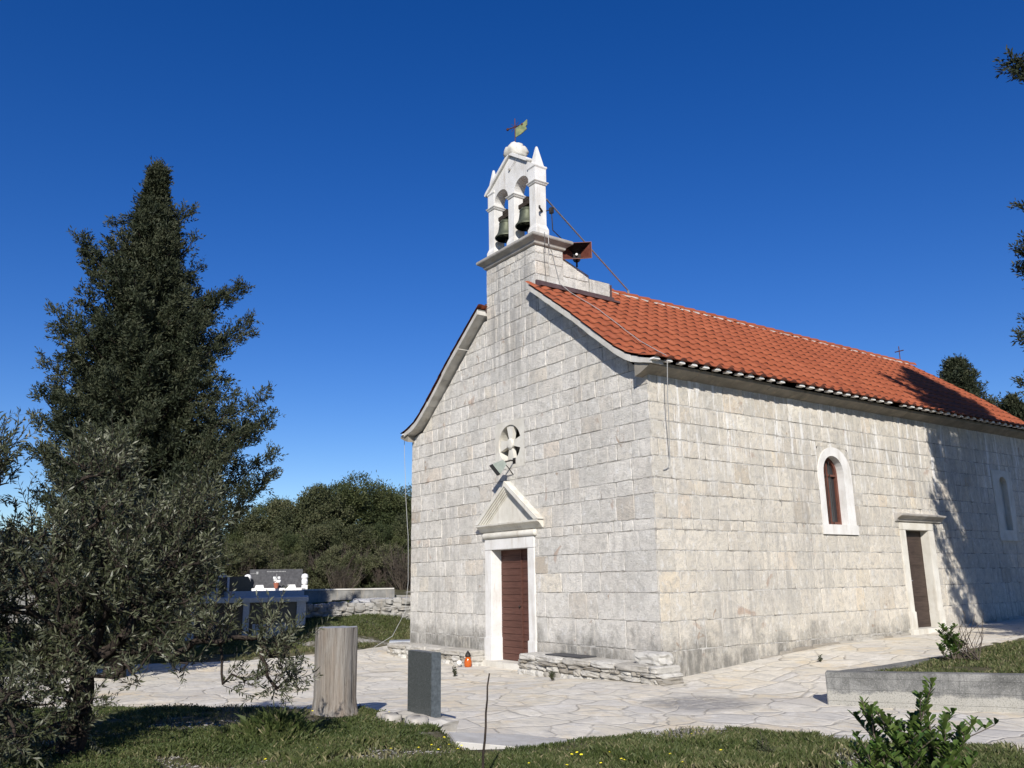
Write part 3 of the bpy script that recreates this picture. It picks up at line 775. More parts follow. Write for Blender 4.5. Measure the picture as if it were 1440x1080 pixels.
for dx, dz in ((.06, .06), (-.06, -.06), (.06, -.06), (-.06, .06)): mb.tube([c, c+ax*dx*1.6+Vector((0, 0, dz*1.6))], .006, 5)
cr = mb.build('cross', 'rusty_iron', bg_)
mb = MB(); q = ax; b0 = Vector((-3.975, .175, 11.45))
def fp(u, v): return b0+q*u+Vector((0, 0, v+.12*u*.5))
out = [(0, 0), (.15, .03), (.30, .10), (.27, .17), (.31, .20), (.31, .33), (.18, .27), (0, .22)]
vs = [fp(u, v)+Vector((.004, -.01, 0)) for u, v in out]+[fp(u, v)+Vector((-.004, .01, 0)) for u, v in out]; n = len(out)
mb.add(vs, [tuple(range(n)), tuple(range(2*n-1, n-1, -1))]+[(i, i+n, (i+1) % n+n, (i+1) % n) for i in range(n)])
mb.build('wind_vane', 'verdigris', bg_)
# tie rod and small arms
mb = MB(); mb.tube([(-3.11, .33, 9.62), (-3.98, 3.46, 8.40)], .019, 8); mb.tube([(-3.98, 3.46, 8.40), (-3.99, 3.50, 8.28)], .03, 6); mb.build('tie_rod', 'galvanised', church)
mb = MB(); mb.tube([(-3.10, .20, 9.30), (-3.0, .05, 9.31), (-2.93, .0, 9.31)], .022, 6); mb.tube([(-3.09, .3, 9.33), (-2.98, .36, 9.34), (-2.97, .37, 8.86), (-2.97, .6, 8.72)], .012, 5); mb.box(-3.03, -2.95, .33, .40, 9.25, 9.38); mb.build('bracket', 'dark_iron', bg_)
mb = MB(); mb.lathe([(.03, -.015), (.03, .015)], (-4.02, PY0-.02, 10.62), 10, axis=Vector((0, -1, 0))); mb.tube([(-4.0, PY0-.02, 10.62), (-3.72, PY0-.03, 10.76)], .004, 5); mb.build('clock_pin', 'trim_grey', bg_)

# --- bells hang in the arches
def bell(x, seed, label):
    t = empty('church_bell', (x, .17, 9.0), 0, label, 'bell', 'bells in the bell gable')
    mb = MB(); prof_ = [(.262, 0), (.268, .012), (.262, .03), (.225, .075), (.195, .14), (.178, .22), (.165, .32), (.155, .38), (.13, .425), (.09, .445), (.02, .45)]
    mb.lathe([(r*.94, z*1.0) for r, z in reversed([(.15, .36), (.17, .2), (.2, .08), (.262, 0)])], (0, 0, .12), 24)
    mb.lathe(prof_, (0, 0, .12), 28); 
    for z in (.19, .33, .475): mb.lathe([(.18 if z < .3 else .166, -.004), (.186 if z < .3 else .17, 0), (.18 if z < .3 else .166, .004)], (0, 0, z), 28)
    o = mb.build('bell_body', 'bronze', t, smooth=True)
    mb = MB(); mb.tube([(0, 0, .35), (0, 0, .10)], .015, 6); mb.lathe([(.01, -.04), (.035, -.02), (.035, .01), (.012, .035)], (0, 0, .08), 10); mb.tube([(0, 0, .04), (.0, 0, .0), (.02, 0, -.03)], .008, 5); mb.build('clapper', 'dark_iron', t)
    mb = MB(); mb.box(-.27, .27, -.035, .035, .655, .72); mb.box(-.09, .09, -.04, .04, .72, .80); mb.tube([(-.30, 0, .70), (.30, 0, .70)], .02, 8)
    for k in (-.16, -.06, .06, .16): mb.tube([(k*.6, 0, .55), (k, .03, .62), (k, .05, .79)], .014, 5)
    mb.box(-.19, .19, -.065, .065, .60, .63); mb.build('headstock', 'dark_bark', t)
    return t
bell(-4.3925, 1, 'bronze bell hanging in the outer left arch of the gable, nearer the roof edge slope')
bell(-3.605, 2, 'bronze bell hanging in the right arch of the gable, above the loudspeaker')

# --- doorway of the front
dw = empty('doorway'); dw.parent = church
mb = MB()
for a, b in ((-5.08, -4.84), (-3.56, -3.34)):
    mb.box(a, b, -.03, .30, -.06, 2.22); mb.box(a-.015, b+.015 if b < -4 else b+.012, -.05, .31, -.07, .46)
mb.box(-5.08, -3.34, -.032, .30, 2.223, 2.445)
mb.build('door_frame', 'trim_white', dw, bevel=.008)
mb = MB(); mb.box(-5.1, -3.3, -.13, .34, -.2, .012); mb.build('threshold', 'trim_cream', dw, bevel=.012)
mb = MB(); n = 17; z = .016
for i in range(n):
    h = (2.222-.016)/n
    for (a, b) in ((-4.84, -4.115), (-4.108, -3.56)):
        mb.box(a, b, .225+rnd(0, .004), .27, z+.004, z+h-.004, rnd(0, 1))
    z += h
mb.box(-4.84, -3.56, .262, .29, .0, 2.23, .9)
dr = mb.build('door', 'door_red_brown', dw)
mb = MB(); mb.box(-4.135, -4.092, .212, .228, .02, 2.21, .6); mb.build('cover_strip', 'door_red_brown', dr)
mb = MB(); mb.lathe([(.012, 0), (.02, .02), (.02, .035), (.01, .045)], (-4.17, .225, 1.08), 10, axis=Vector((0, -1, 0))); mb.build('handle', 'dark_iron', dr)
# pediment: roll, cornice, raking mouldings, tympanum
pd = empty('pediment'); pd.parent = dw
mb = MB(); mb.lathe([(.062, 0), (.066, .03), (.066, 1.82), (.062, 1.85)], (-5.12, -.02, 2.515), 16, axis=Vector((1, 0, 0))); mb.build('frieze_roll', 'trim_cream', pd, smooth=True)
mb = MB(); PX0, PX1 = -5.13, -3.17
prf = [(0, 2.60), (.03, 2.60), (.06, 2.64), (.075, 2.66), (.12, 2.70), (.16, 2.715), (.165, 2.75), (0, 2.755)]
mb.prism([(-p[0], p[1]) for p in prf][::-1], PX0-.12, PX1+.12, 'x')
mb.build('cornice', 'trim_cream', pd, bevel=.003)
apx = (PX0+PX1)/2; az_ = 3.60; hw = (PX1-PX0)/2+.15
for s in (-1, 1):
    mb = MB(); bx, bz = apx+s*hw, 2.758
    dirv = Vector((apx-bx, 0, az_-bz)); L = dirv.length; dirv.normalize(); nv = Vector((-dirv.z*s*-1, 0, dirv.x*s*-1)); 
    if nv.z > 0: nv = -nv
    for (o0, o1, pr_) in ((0, .085, .165), (.085, .115, .135), (.115, .145, .105), (.145, .175, .075), (.175, .20, .045)):
        # strips parallel to the rake, clipped at mid line and at the cornice top
        def pt(base, off): return Vector((bx, 0, bz))+dirv*base+nv*off
        slope_h = lambda off: off/abs(nv.z) 
        hx = lambda z, off: bx+( (z-bz)+slope_h(off) )*(apx-bx)/(az_-bz)
        A = (hx(bz, o0), bz); B = (hx(bz, o1), bz); zt0 = az_-slope_h(o0); zt1 = az_-slope_h(o1)
        P = [A, B, (apx, zt1), (apx, zt0)]
        mb.prism(P, -pr_, .01, 'y')
    mb.build('raking_moulding', 'trim_cream', pd)
mb = MB(); mb.prism([(apx-hw+.2, 2.757), (apx+hw-.2, 2.757), (apx, 3.42)], -.03, .0, 'y'); mb.build('tympanum', 'trim_cream', pd)

# --- rose window above the door
rw = empty('rose_window'); rw.parent = church
def plate_with_circle(mb, x0, x1, z0, z1, cx_, cz_, r, yf, yb, n=40):
    ang = [2*math.pi*k/n for k in range(n)]; C_ = [(cx_+r*math.cos(a), cz_+r*math.sin(a)) for a in ang]; O_ = []
    for a in ang:
        dx, dz = math.cos(a), math.sin(a); t = min([(x1-cx_)/dx if dx > 1e-6 else 9, (x0-cx_)/dx if dx < -1e-6 else 9, (z1-cz_)/dz if dz > 1e-6 else 9, (z0-cz_)/dz if dz < -1e-6 else 9]); O_.append((cx_+dx*t, cz_+dz*t))
    vs = [(p[0], yf, p[1]) for p in O_]+[(p[0], yf, p[1]) for p in C_]+[(p[0], yb, p[1]) for p in C_]
    fs = [(i, (i+1) % n, n+(i+1) % n, n+i) for i in range(n)]+[(n+i, n+(i+1) % n, 2*n+(i+1) % n, 2*n+i) for i in range(n)]
    mb.add(vs, fs, .5)
CXr, CZr, RR = -4.135, 4.39, .40
mb = MB(); plate_with_circle(mb, -4.66, -3.61, 3.87, 4.87, CXr, CZr, RR, -.016, .28)
o = mb.build('surround', 'trim_cream', rw)
mb = MB()
for k in range(4):
    a = k*math.pi/2; ca, sa = math.cos(a), math.sin(a)
    P = [(.07, -.045), (.40, -.135), (.415, 0), (.40, .135), (.07, .045)]
    P = [(CXr+ca*u-sa*w, CZr+sa*u+ca*w) for u, w in P]
    mb.prism(P, .012, .10, 'y')
mb.lathe([(.115, 0), (.115, .05), (.085, .07), (.03, .075)], (CXr, .045, CZr), 20, axis=Vector((0, -1, 0)))
mb.build('stone_cross', 'trim_cream', rw)
mb = MB(); mb.box(-4.6, -3.66, .281, .285, 3.9, 4.86); mb.build('pane', 'blackish', rw)  # black sheet stands for the unlit inside seen through the openings

# --- side windows and side door
def arch_outline(y0, y1, z0, z1, n=14):
    r = (y1-y0)/2; c = (y0+y1)/2; zs = z1-r
    return [(y0, z0), (y1, z0)]+[(c+r*math.cos(math.pi*k/n), zs+r*math.sin(math.pi*k/n)) for k in range(n+1)]
def ringplate(mb, outer, inner, xf, xb, xo):
    n = len(outer); vs = [(xf, p[0], p[1]) for p in outer]+[(xf, p[0], p[1]) for p in inner]+[(xb, p[0], p[1]) for p in inner]+[(xo, p[0], p[1]) for p in outer]
    fs = []
    for i in range(n):
        j = (i+1) % n; fs += [(i, j, n+j, n+i), (n+i, n+j, 2*n+j, 2*n+i), (3*n+i, 3*n+j, j, i)]
    mb.add(vs, fs, .5)
sw = empty('arched_window'); sw.parent = church
mb = MB(); ao = arch_outline(4.57, 5.69, 2.58, 4.15)
def rproj(p, y0, y1, z1, cy_, cz0):
    dy, dz = p[0]-cy_, p[1]-cz0
    if dz <= 0: return p
    t = min((y1-cy_)/dy if dy > 1e-6 else 99, (y0-cy_)/dy if dy < -1e-6 else 99, (z1-cz0)/dz); return (cy_+dy*t, cz0+dz*t)
sp = [rproj(p, 4.57, 5.69, 4.15, 5.13, 3.59) for p in ao]
ringplate(mb, sp, ao, .006, -.05, -.01); mb.build('spandrel', 'wall', sw); mb = MB()
ringplate(mb, ao, arch_outline(4.74, 5.42, 2.585, 3.97), .028, -.30, -.01)
mb.box(-.0, .045, 4.55, 5.72, 2.39, 2.583)
mb.build('surround', 'trim_white', sw)
mb = MB()
inn = arch_outline(4.74, 5.42, 2.585, 3.97); inn2 = arch_outline(4.80, 5.36, 2.65, 3.91); 
n = len(inn); vs = [(-.13, p[0], p[1]) for p in inn]+[(-.13, p[0], p[1]) for p in inn2]+[(-.18, p[0], p[1]) for p in inn2]
mb.add(vs, [(i, (i+1) % n, n+(i+1) % n, n+i) for i in range(n)]+[(n+i, n+(i+1) % n, 2*n+(i+1) % n, 2*n+i) for i in range(n)])
mb.box(-.175, -.13, 5.06, 5.10, 2.65, 3.90); mb.box(-.173, -.128, 4.8, 5.36, 3.57, 3.61)
mb.build('window_frame', 'window_paint', sw)
mb = MB(); 
for k in range(3): mb.tube([(-.10, 4.86+.13*k, 2.6), (-.10, 4.86+.13*k, 3.9)], .008, 5)
mb.build('window_bar', 'dark_iron', sw)
mb = MB(); mb.box(-.192, -.185, 4.74, 5.42, 2.585, 3.97); mb.build('pane', 'window_glass', sw)
nw = empty('blind_window'); nw.parent = church
mb = MB(); ringplate(mb, [(11.68, 2.42), (12.66, 2.42)]+[(12.66, 4.10)]*7+[(12.17, 4.10)]+[(11.68, 4.10)]*7, arch_outline(12.00, 12.40, 2.62, 3.95), .028, -.10, -.01)
mb.box(0, .045, 11.66, 12.70, 2.36, 2.44); mb.box(-.12, -.10, 11.9, 12.5, 2.5, 4.05); mb.build('surround', 'trim_cream', nw)
sdw = empty('side_doorway'); sdw.parent = church
zt = float(pave_z(.1, 8.0))
mb = MB()
for a, b in ((7.27, 7.485), (8.40, 8.62)):
    mb.box(-.28, .03, a, b, zt+.05, 2.53); mb.box(-.285, .05, a-.012, b+.012, zt+.0, zt+.44)
mb.box(-.28, .032, 7.27, 8.62, 2.532, 2.685); mb.build('door_frame', 'trim_cream', sdw, bevel=.008)
mb = MB(); mb.box(-.3, .12, 7.2, 8.66, zt-.1, zt+.09); mb.build('threshold', 'trim_cream', sdw, bevel=.012)
mb = MB(); prf = [(0, 2.70), (.05, 2.71), (.08, 2.76), (.14, 2.80), (.19, 2.825), (.20, 2.855), (.0, 2.90)]
mb.prism([(p[0], p[1]) for p in prf], 7.12, 8.94, 'y'); mb.build('cornice', 'trim_grey', sdw, bevel=.003)
mb = MB(); mb.box(-.205, -.165, 7.48, 8.41, zt+.09, 2.54, .5)
for (z0, z1) in ((zt+.16, 1.05), (1.12, 1.72), (1.79, 2.48)): mb.box(-.166, -.155, 7.56, 8.32, z0, z1, .0)
d2 = mb.build('door', 'door_dark', sdw, bevel=.004)
mb = MB(); mb.box(-.156, -.145, 7.585, 7.625, 1.33, 1.52); mb.tube([(-.145, 7.60, 1.46), (-.10, 7.60, 1.46), (-.10, 7.74, 1.46)], .011, 6); mb.build('handle', 'galvanised', d2)
mb = MB(); mb.tube([(XC, YE-.1, 8.3), (XC, YE-.1, 8.80)], .016, 6); mb.tube([(XC-.15, YE-.1, 8.64), (XC+.15, YE-.1, 8.64)], .016, 6); mb.build('cross', 'rusty_iron', church)

# --- things fixed to the church
t = empty('loudspeaker', (-2.93, .98, 8.52), R(-40), 'rusty red box horn loudspeaker mounted beside the bell block, above the roof tiles', 'loudspeaker')
def horn(t, w, h, dpt, mat_out, mat_shade, cap):
    mb = MB(); o = [(-w/2, -h/2), (w/2, -h/2), (w/2, h/2), (-w/2, h/2)]; i_ = [(-w*.14, -h*.16), (w*.14, -h*.16), (w*.14, h*.16), (-w*.14, h*.16)]
    e = .012; o2 = [(-w/2+e, -h/2+e), (w/2-e, -h/2+e), (w/2-e, h/2-e), (-w/2+e, h/2-e)]
    vs = [(0, p[0], p[1]) for p in o]+[(-dpt, p[0]*1.15, p[1]*1.15) for p in i_]+[(0, p[0], p[1]) for p in o2]
    fs = [(i, (i+1) % 4, 4+(i+1) % 4, 4+i) for i in range(4)]+[(i, (i+1) % 4, 8+(i+1) % 4, 8+i) for i in range(4)]+[(4, 5, 6, 7)]
    mb.add(vs, fs)
    mb.build('horn', mat_out, t, fix=False)
    mb = MB(); vs = [(0, p[0], p[1]) for p in o2]+[(-dpt*.8, p[0], p[1]) for p in i_]
    for i in range(4): mb.add([vs[i], vs[4+i], vs[4+(i+1) % 4], vs[(i+1) % 4]], [(0, 1, 2, 3)], .5, 1 if i in (1, 3) else 0)  # top and bottom black as if shaded, side flaps red as if lit
    mb.add(vs[4:], [(3, 2, 1, 0)]); o = mb.build('throat', [mat_shade, mat_out], t, fix=False)
    o.data.polygons.foreach_set('material_index', mb.m)
    mb = MB(); mb.lathe([(.03*cap, 0), (.05*cap, .02), (.05*cap, .05), (.02*cap, .06)], (-dpt*.8, 0, 0), 14, axis=Vector((1, 0, 0))); mb.build('driver_cap', 'white_marble', t)
horn(t, .66, .38, .34, 'rusty_red_sheet', 'horn_shade', .55)
mb = MB(); mb.lathe([(.09, 0), (.09, .16)], (-.50, 0, 0), 14, axis=Vector((1, 0, 0))); mb.box(-.40, -.2, -.02, .02, -.235, -.10); mb.build('driver', 'dark_iron', t)

def on(px, py, ax_, val):
    r = ray(px, py); q = (val-CAM[ax_])/r[ax_]; return Vector(CAM+r*q)
FLP = on(709, 650, 1, -.25)
t = empty('floodlight', FLP, 0, 'small pale green floodlight on an arm beneath the round window, tilted downward', 'floodlight')
mb = MB(); A = Vector((-.25, -.72, -.62)).normalized(); q = A.to_track_quat('Z', 'Y')
w0, w1 = .06, .135; vs = [Vector((a*w0, b*w0, 0)) for a, b in ((-1, -1), (1, -1), (1, 1), (-1, 1))]+[Vector((a*w1, b*w1, .26)) for a, b in ((-1, -1), (1, -1), (1, 1), (-1, 1))]
vs = [q @ v for v in vs]; mb.add(vs, [(3, 2, 1, 0), (0, 1, 5, 4), (1, 2, 6, 5), (2, 3, 7, 6), (3, 0, 4, 7)]); mb.build('housing', 'lamp_green', t, fix=False)
mb = MB(); vs = [q @ Vector((a*w1*.97, b*w1*.97, .255)) for a, b in ((-1, -1), (1, -1), (1, 1), (-1, 1))]; mb.add(vs, [(0, 1, 2, 3)]); mb.build('pane', 'slate', t, fix=False)  # dark sheet instead of glass, stands for the shaded lamp mouth
mb = MB(); mb.tube([(0, 0, 0), (.06, .12, .04), (.03, .245, .04)], .018, 6); mb.tube([(0, -.02, .0), (.02, .1, -.12), (-.02, .24, -.24)], .010, 6); mb.box(-.02, .08, .23, .25, -.02, .10); mb.build('arm', 'dark_iron', t)

def cable(name, pts, r, mat, label):
    mb = MB(); P = [Vector(pts[0])]
    for a, b in zip(pts[:-1], pts[1:]):
        a, b = Vector(a), Vector(b); k = max(2, int((b-a).length/.25))
        for i in range(1, k+1): P.append(a.lerp(b, i/k)+Vector((rnd(-1, 1), rnd(-1, 1), rnd(-1, 1)))*.004)
    mb.tube(P, r, 6); o = mb.build(name, mat); tag(o, label, 'cable'); return o
rp_ = lambda d, y: (roof_pt(d, .085, 1)[0], y, roof_pt(d, .085, 1)[1])
cable('cable', [(-2.94, .22, 8.74), (-2.93, .22, 8.5), (-3.08, .42, 8.4), (-3.09, .62, 7.75), rp_(1.15, .68), rp_(2.0, .72), rp_(3.2, .62), rp_(4.0, .5), tuple(on(938, 507, 0, .43)), tuple(on(939, 560, 0, .33)), tuple(on(941, 610, 0, .18)), tuple(on(942, 645, 0, .06)), tuple(on(940, 657, 0, .04)), tuple(on(933, 661, 0, .03))], .0075, 'cable_grey', 'grey cable running down over the roof tiles and the eave to the wall corner')
cable('cable', [(-2.94, .12, 8.74), (-2.93, .12, 8.5), (-3.08, .2, 8.4), (-3.09, .25, 7.72)], .007, 'cable_dark', 'thin dark cable dropping from the gable cornice to the flashing')
cable('cable', [(-8.62, -.1, 5.2), (-8.56, -.06, 3.6), (-8.47, -.03, 2.7), (-8.44, -.03, 1.6), (-8.46, -.1, .9), (-8.6, -.35, .35), (-8.85, -.7, .1), (-8.8, -.8, -.05)], .006, 'cable_grey', 'pale cable hanging loose down the far left corner of the church')

# ------------------------------------------------------------------ benches of rough stone at the foot of the front
def stone_bench(name, x0, x1, depth, zt, label, jog=False):
    t = empty(name, ((x0+x1)/2, -depth/2, -.1), 0, label, 'stone bench'); ox, oy = (x0+x1)/2, -depth/2
    mb = MB(); z = -.16; courses = 3; top = zt-.11
    hs_ = [(-.16, .0), (.0, .10), (.10, top)] if top > .13 else [(-.16, -.02), (-.02, top)]
    for (a, b) in hs_:
        x = x0
        while x < x1-.05:
            L = min(rnd(.18, .52), x1-x); 
            mb.rock((x+L/2, -depth/2+rnd(-.02, .02), (a+b)/2), (L*1.0, depth*1.02, (b-a)*1.08), rnd(0, 1), rough=.10, sub=3); x += L
        for ye in (x0+.04, x1-.04): mb.rock((ye, -depth/2, (a+b)/2), (.3, depth*.96, (b-a)*1.05), rnd(0, 1), rough=.12, sub=3)
    for q in mb.v: pass
    o = mb.build('wall', 'bench_stone', t, smooth=False); o.location = (-ox, -oy, .1)
    mb = MB(); x = x0-.03
    while x < x1-.1:
        L = min(rnd(.45, 1.0), x1+.03-x); mb.rock((x+L/2, -depth/2-.0, zt-.055), (L*1.01, depth*1.10, .115), rnd(.3, 1), rough=.06, sub=4); x += L
    o = mb.build('cap', 'bench_stone', t, smooth=False); o.location = (-ox, -oy, .1)
    return t
stone_bench('stone_bench', -8.62, -5.16, .47, .20, 'low rough stone bench left of the main door, weeds at its foot')
stone_bench('stone_bench', -3.22, .33, .50, .27, 'low rough stone bench right of the main door, ending at the wall corner')
mb = MB(); mb.rock((.0, -.20, .36), (.58, .34, .20), .9, rough=.10, sub=4); o = mb.build('stone_block', 'bench_stone'); tag(o, 'loose pale stone block on the bench end at the church corner', 'stone')
mb = MB(); mb.box(-2.55, -1.55, -.42, -.05, .277, .295, T=None); o = mb.build('slate_slab', 'slate', bevel=.004); tag(o, 'thin dark slate slab lying on the right stone bench', 'slab')

# candle lantern by the door
t = empty('grave_candle', (-5.02, -.50, -.10), 0, 'orange glass grave candle with dark cap beside the main door', 'candle')
mb = MB(); mb.lathe([(.055, 0), (.075, .02), (.08, .10), (.06, .17), (.045, .20)], (0, 0, 0), 16); mb.build('glass', 'candle_glass', t, smooth=True)
mb = MB(); mb.lathe([(.05, .20), (.062, .22), (.05, .26), (.02, .30), (.01, .32)], (0, 0, 0), 16); mb.build('cap', 'dark_iron', t)
mb = MB(); mb.lathe([(.05, 0), (.052, .02), (.045, .025)], (0, 0, 0), 14, axis=Vector((.7, -.5, .6))); o = mb.build('candle_lid', 'clear_plastic'); o.location = (-5.16, -.62, -.02); tag(o, 'pale round lid leaning against the orange grave candle', 'lid')

# ------------------------------------------------------------------ log stump, granite block, stick, rocks
def gz(x, y): return float(ground_z(np.array([x]), np.array([y]))[0])
SX, SY = .62, -5.88
t = empty('log_pedestal', (SX, SY, gz(SX, SY)-.05), 0, 'weathered upright tree log standing in the grass beside the olive branches', 'log')
mb = MB(); n = 40; H = 1.1-gz(SX, SY)+.05; vs = []; lv = [0, .05, .12, .22, .4, .6, .8, 1.0]
for z in lv:
    for i in range(n):
        a = 2*math.pi*i/n; r = .236+.05*(1-min(1, z/.25))**2+.014*math.sin(3*a+1)+.008*math.sin(7*a+2+z)+.010*noise.noise(Vector((math.cos(a)*4, math.sin(a)*4, z*.6)))
        for (ca, w, dp) in ((-.9, .10, .035), (-2.4, .07, .02), (.5, .06, .03)):
            dd = math.atan2(math.sin(a-ca), math.cos(a-ca)); r -= dp*math.exp(-(dd/w)**2)*(1 if .15 < z < .85 else .4)
        vs.append((r*math.cos(a), r*math.sin(a), z*H+(.008*noise.noise(Vector((math.cos(a)*3, math.sin(a)*3, 5))) if z == 1 else 0)))
fs = [(k*n+i, k*n+(i+1) % n, (k+1)*n+(i+1) % n, (k+1)*n+i) for k in range(len(lv)-1) for i in range(n)]
mb.add(vs, fs); mb.build('trunk', 'stump_wood', t, smooth=True)
mb = MB(); top = [Vector(p) for p in vs[-n:]]; mb.add(top+[Vector((0, 0, H+.002))], [(i, (i+1) % n, n) for i in range(n)]); mb.build('cut_face', 'cable_grey', t)
HX, HY = 1.80, -5.38; hz = .20
t = empty('granite_block', (HX, HY, hz), 0, 'upright polished dark granite block with rough sides on the meadow edge', 'granite block')
mb = MB(); mb.box(-.29, .22, -.06, .06, 0, .665); mb.build('block', 'granite', t, bevel=.004)
mb = MB(); mb.box(.2205, .226, -.058, .058, .004, .66); mb.build('rough_side', 'rough_granite', t)
mb = MB(); mb.rock((0, 0, 0), (.78, .40, .24), .6, rough=.16, sub=4); o = mb.build('footing_stone', 'rubble'); o.location = (1.78, -5.40, .10); tag(o, 'rough stone footing under the dark granite block', 'stone')
for i, (x, y, s, lab) in enumerate(((1.42, -5.66, .17, 'round stone left of the granite block in grass'), (2.05, -5.62, .22, 'pale flat stone in front of the granite block'), (1.62, -5.68, .20, 'mottled stone below the front face of the granite block'))):
    mb = MB(); mb.rock((0, 0, 0), (s, s*.8, s*.6), .6, rough=.18, sub=3); o = mb.build('rock', 'rubble', smooth=True); o.location = (x, y, gz(x, y)+.02); tag(o, lab, 'stone')
mb = MB(); b = at(675, 1092, 6.4); a = at(688, 947, 6.5); b.z = gz(b.x, b.y)-.05; P = [b.lerp(a, k/9)+Vector((rnd(-1, 1), rnd(-1, 1), 0))*.006 for k in range(10)]
mb.tube(P, [.011-.0006*k for k in range(10)], 7); o = mb.build('stick', 'dark_bark'); tag(o, 'thin dark stick stuck upright in the grass', 'stick')
mb = MB(); P = [(2.50, -5.52, .12), (3.05, -5.78, .135), (3.56, -5.45, .12), (3.50, -4.65, .07), (2.75, -4.85, .06)]
pts = [Vector(p) for p in P]; vs = [p+Vector((0, 0, .03)) for p in pts]+[p-Vector((0, 0, .08)) for p in pts]; n = 5
mb.add(vs, [tuple(range(n)), tuple(range(2*n-1, n-1, -1))]+[(i, n+i, n+(i+1) % n, (i+1) % n) for i in range(n)])
o = mb.build('stone_step', 'verge_mortar', bevel=.008); tag(o, 'flat grey stone slab between the grass and the paving', 'slab')

# ------------------------------------------------------------------ raised bed with concrete walls
A0 = Vector((3.20, -.33, 0)); fd = Vector((1.95, 1.12, 0)).normalized(); nb = Vector((-fd.y, fd.x, 0))
mb = MB(); L = 9.0; th = .20
def P3(u, w, z): q = A0+fd*u+nb*w; return Vector((q.x, q.y, z))
k = 18; vs = []
for i in range(k+1):
    u = L*i/k; zt_ = .40+.012*u; vs += [P3(u, 0, -.3), P3(u, .0, zt_), P3(u, th, zt_), P3(u, th, -.3)]
fs = [(i*4+j, i*4+(j+1) % 4, (i+1)*4+(j+1) % 4, (i+1)*4+j) for i in range(k) for j in range(4)]+[(3, 2, 1, 0), (k*4, k*4+1, k*4+2, k*4+3)]
mb.add(vs, fs); fw = mb
t = empty('raised_bed', (3.2, -.33, 0), 0, 'grey concrete wall round the raised lawn bed beside the side path', 'garden wall')
o = fw.build('front_wall', 'cast_concrete', t, bevel=.01); o.location = (-3.2, .33, 0)
kd = Vector((-.10, 1.0, 0)).normalized(); kn = Vector((kd.y, -kd.x, 0)); mb = MB(); vs = []; k = 28; L2 = 14.
for i in range(k+1):
    u = L2*i/k; q0 = A0+kd*u+nb*0; y_ = q0.y; zt_ = max(.40-.02*min(u, 1.5), float(np.interp(y_, RY, RZ))+.025); q1 = q0+kn*.16
    if i == 0: q0 = A0+Vector((.012, .03, 0)); q1 = A0+fd*.2+nb*.05
    vs += [(q0.x, q0.y, -.3), (q1.x, q1.y, -.3), (q1.x, q1.y, zt_-.003), (q0.x, q0.y, zt_-.003)]
mb.add(vs, [(i*4+j, i*4+(j+1) % 4, (i+1)*4+(j+1) % 4, (i+1)*4+j) for i in range(k) for j in range(4)]+[(3, 2, 1, 0), (k*4, k*4+1, k*4+2, k*4+3)])
o = mb.build('side_kerb', 'cast_concrete', t); o.location = (-3.2, .33, 0)
def in_bed(x, y, m=.0):
    px_, py_ = x-A0.x, y-A0.y; w = px_*nb.x+py_*nb.y; q = px_*kn.x+py_*kn.y
    return (w > th-.03+m) & (q > .14+m) & (y < 13.5) & (x < 12)
def lawn_z(x, y): return .335+.028*np.maximum(0, y-.5)+(vnoise(x, y, 1.2, 21)-.5)*.08+(vnoise(x, y, 5, 22)-.5)*.03-.05*np.exp(-((x-A0.x-.16)*kn.x+(y-A0.y)*kn.y)**2*6)
lw = grid_mesh('lawn', np.arange(2, 12.01, .1), np.arange(-.4, 13.61, .1), lawn_z, 'soil', lambda x, y: in_bed(x, y, -.06))

# ------------------------------------------------------------------ cemetery beyond the paving
def frame_at(px, py, d):
    p = at(px, py, d); v = Vector((p.x-CAM[0], p.y-CAM[1], 0)).normalized(); return p, math.atan2(v.y, v.x)-math.pi/2
# local x runs to the right, local y away from the viewer's path, z up
p, rz = frame_at(425, 905, 24.0)
t = empty('family_tomb', (p.x, p.y, .02), rz, 'large dark granite family tomb with grey posts behind the olive tree', 'tomb')
mb = MB(); mb.box(-4.4, .12, -.05, 2.2, 1.11, 1.24); mb.build('top_slab', 'grey_granite', t, bevel=.01)
for x0, w in ((-4.3, .22), (-2.95, .2), (-1.55, .16), (-.18, .24)):
    mb = MB(); mb.box(x0, x0+w, 0, .25, -.2, 1.11); mb.build('post', 'grey_granite', t, bevel=.008)  # grey stone, the blue of the shade mixed into its colour
mb = MB(); mb.box(-4.25, .0, .22, 2.1, -.2, 1.105); mb.build('chamber', 'black_granite', t)  # black box stands for the dark interior behind the posts
mb = MB(); mb.box(-4.3, .1, .02, .2, -.2, .16); mb.box(-1.3, -.25, .08, .2, .2, .55); mb.build('plinth', 'grey_granite', t)
mb = MB(); mb.box(-4.2, -.0, 1.2, 1.5, 1.24, 1.40); mb.build('upper_step', 'grey_granite', t)
p, rz = frame_at(334, 844, 25.4)
t = empty('headstone', (p.x, p.y, 1.2), rz, 'black polished headstone with pointed top left of the white balustrade', 'headstone')
mb = MB(); mb.prism([(-.36, 0), (.36, 0), (.36, .42), (.25, .62), (-.36, .62)], 0, .14, 'y'); mb.build('slab', 'black_granite', t, bevel=.006)
p, rz = frame_at(312, 846, 25.2)
t = empty('grave_niche', (p.x, p.y, 1.2), rz, 'blue grey arched grave niche between two black headstones', 'grave niche')
mb = MB(); mb.box(-.17, -.11, 0, .2, 0, .6); mb.box(.11, .17, 0, .2, 0, .6); mb.prism([(-.17, .6), (.17, .6), (.0, .72)], 0, .2, 'y'); mb.build('frame', 'grey_granite', t)
mb = MB(); mb.box(-.108, .108, .1, .2, 0, .6); mb.build('back_panel', 'slate', t); mb = MB(); mb.lathe([(.05, 0), (.035, .1), (.06, .2), (.03, .28), (.04, .32), (.01, .38)], (0, .06, .08), 10); mb.build('statue', 'slate', t)
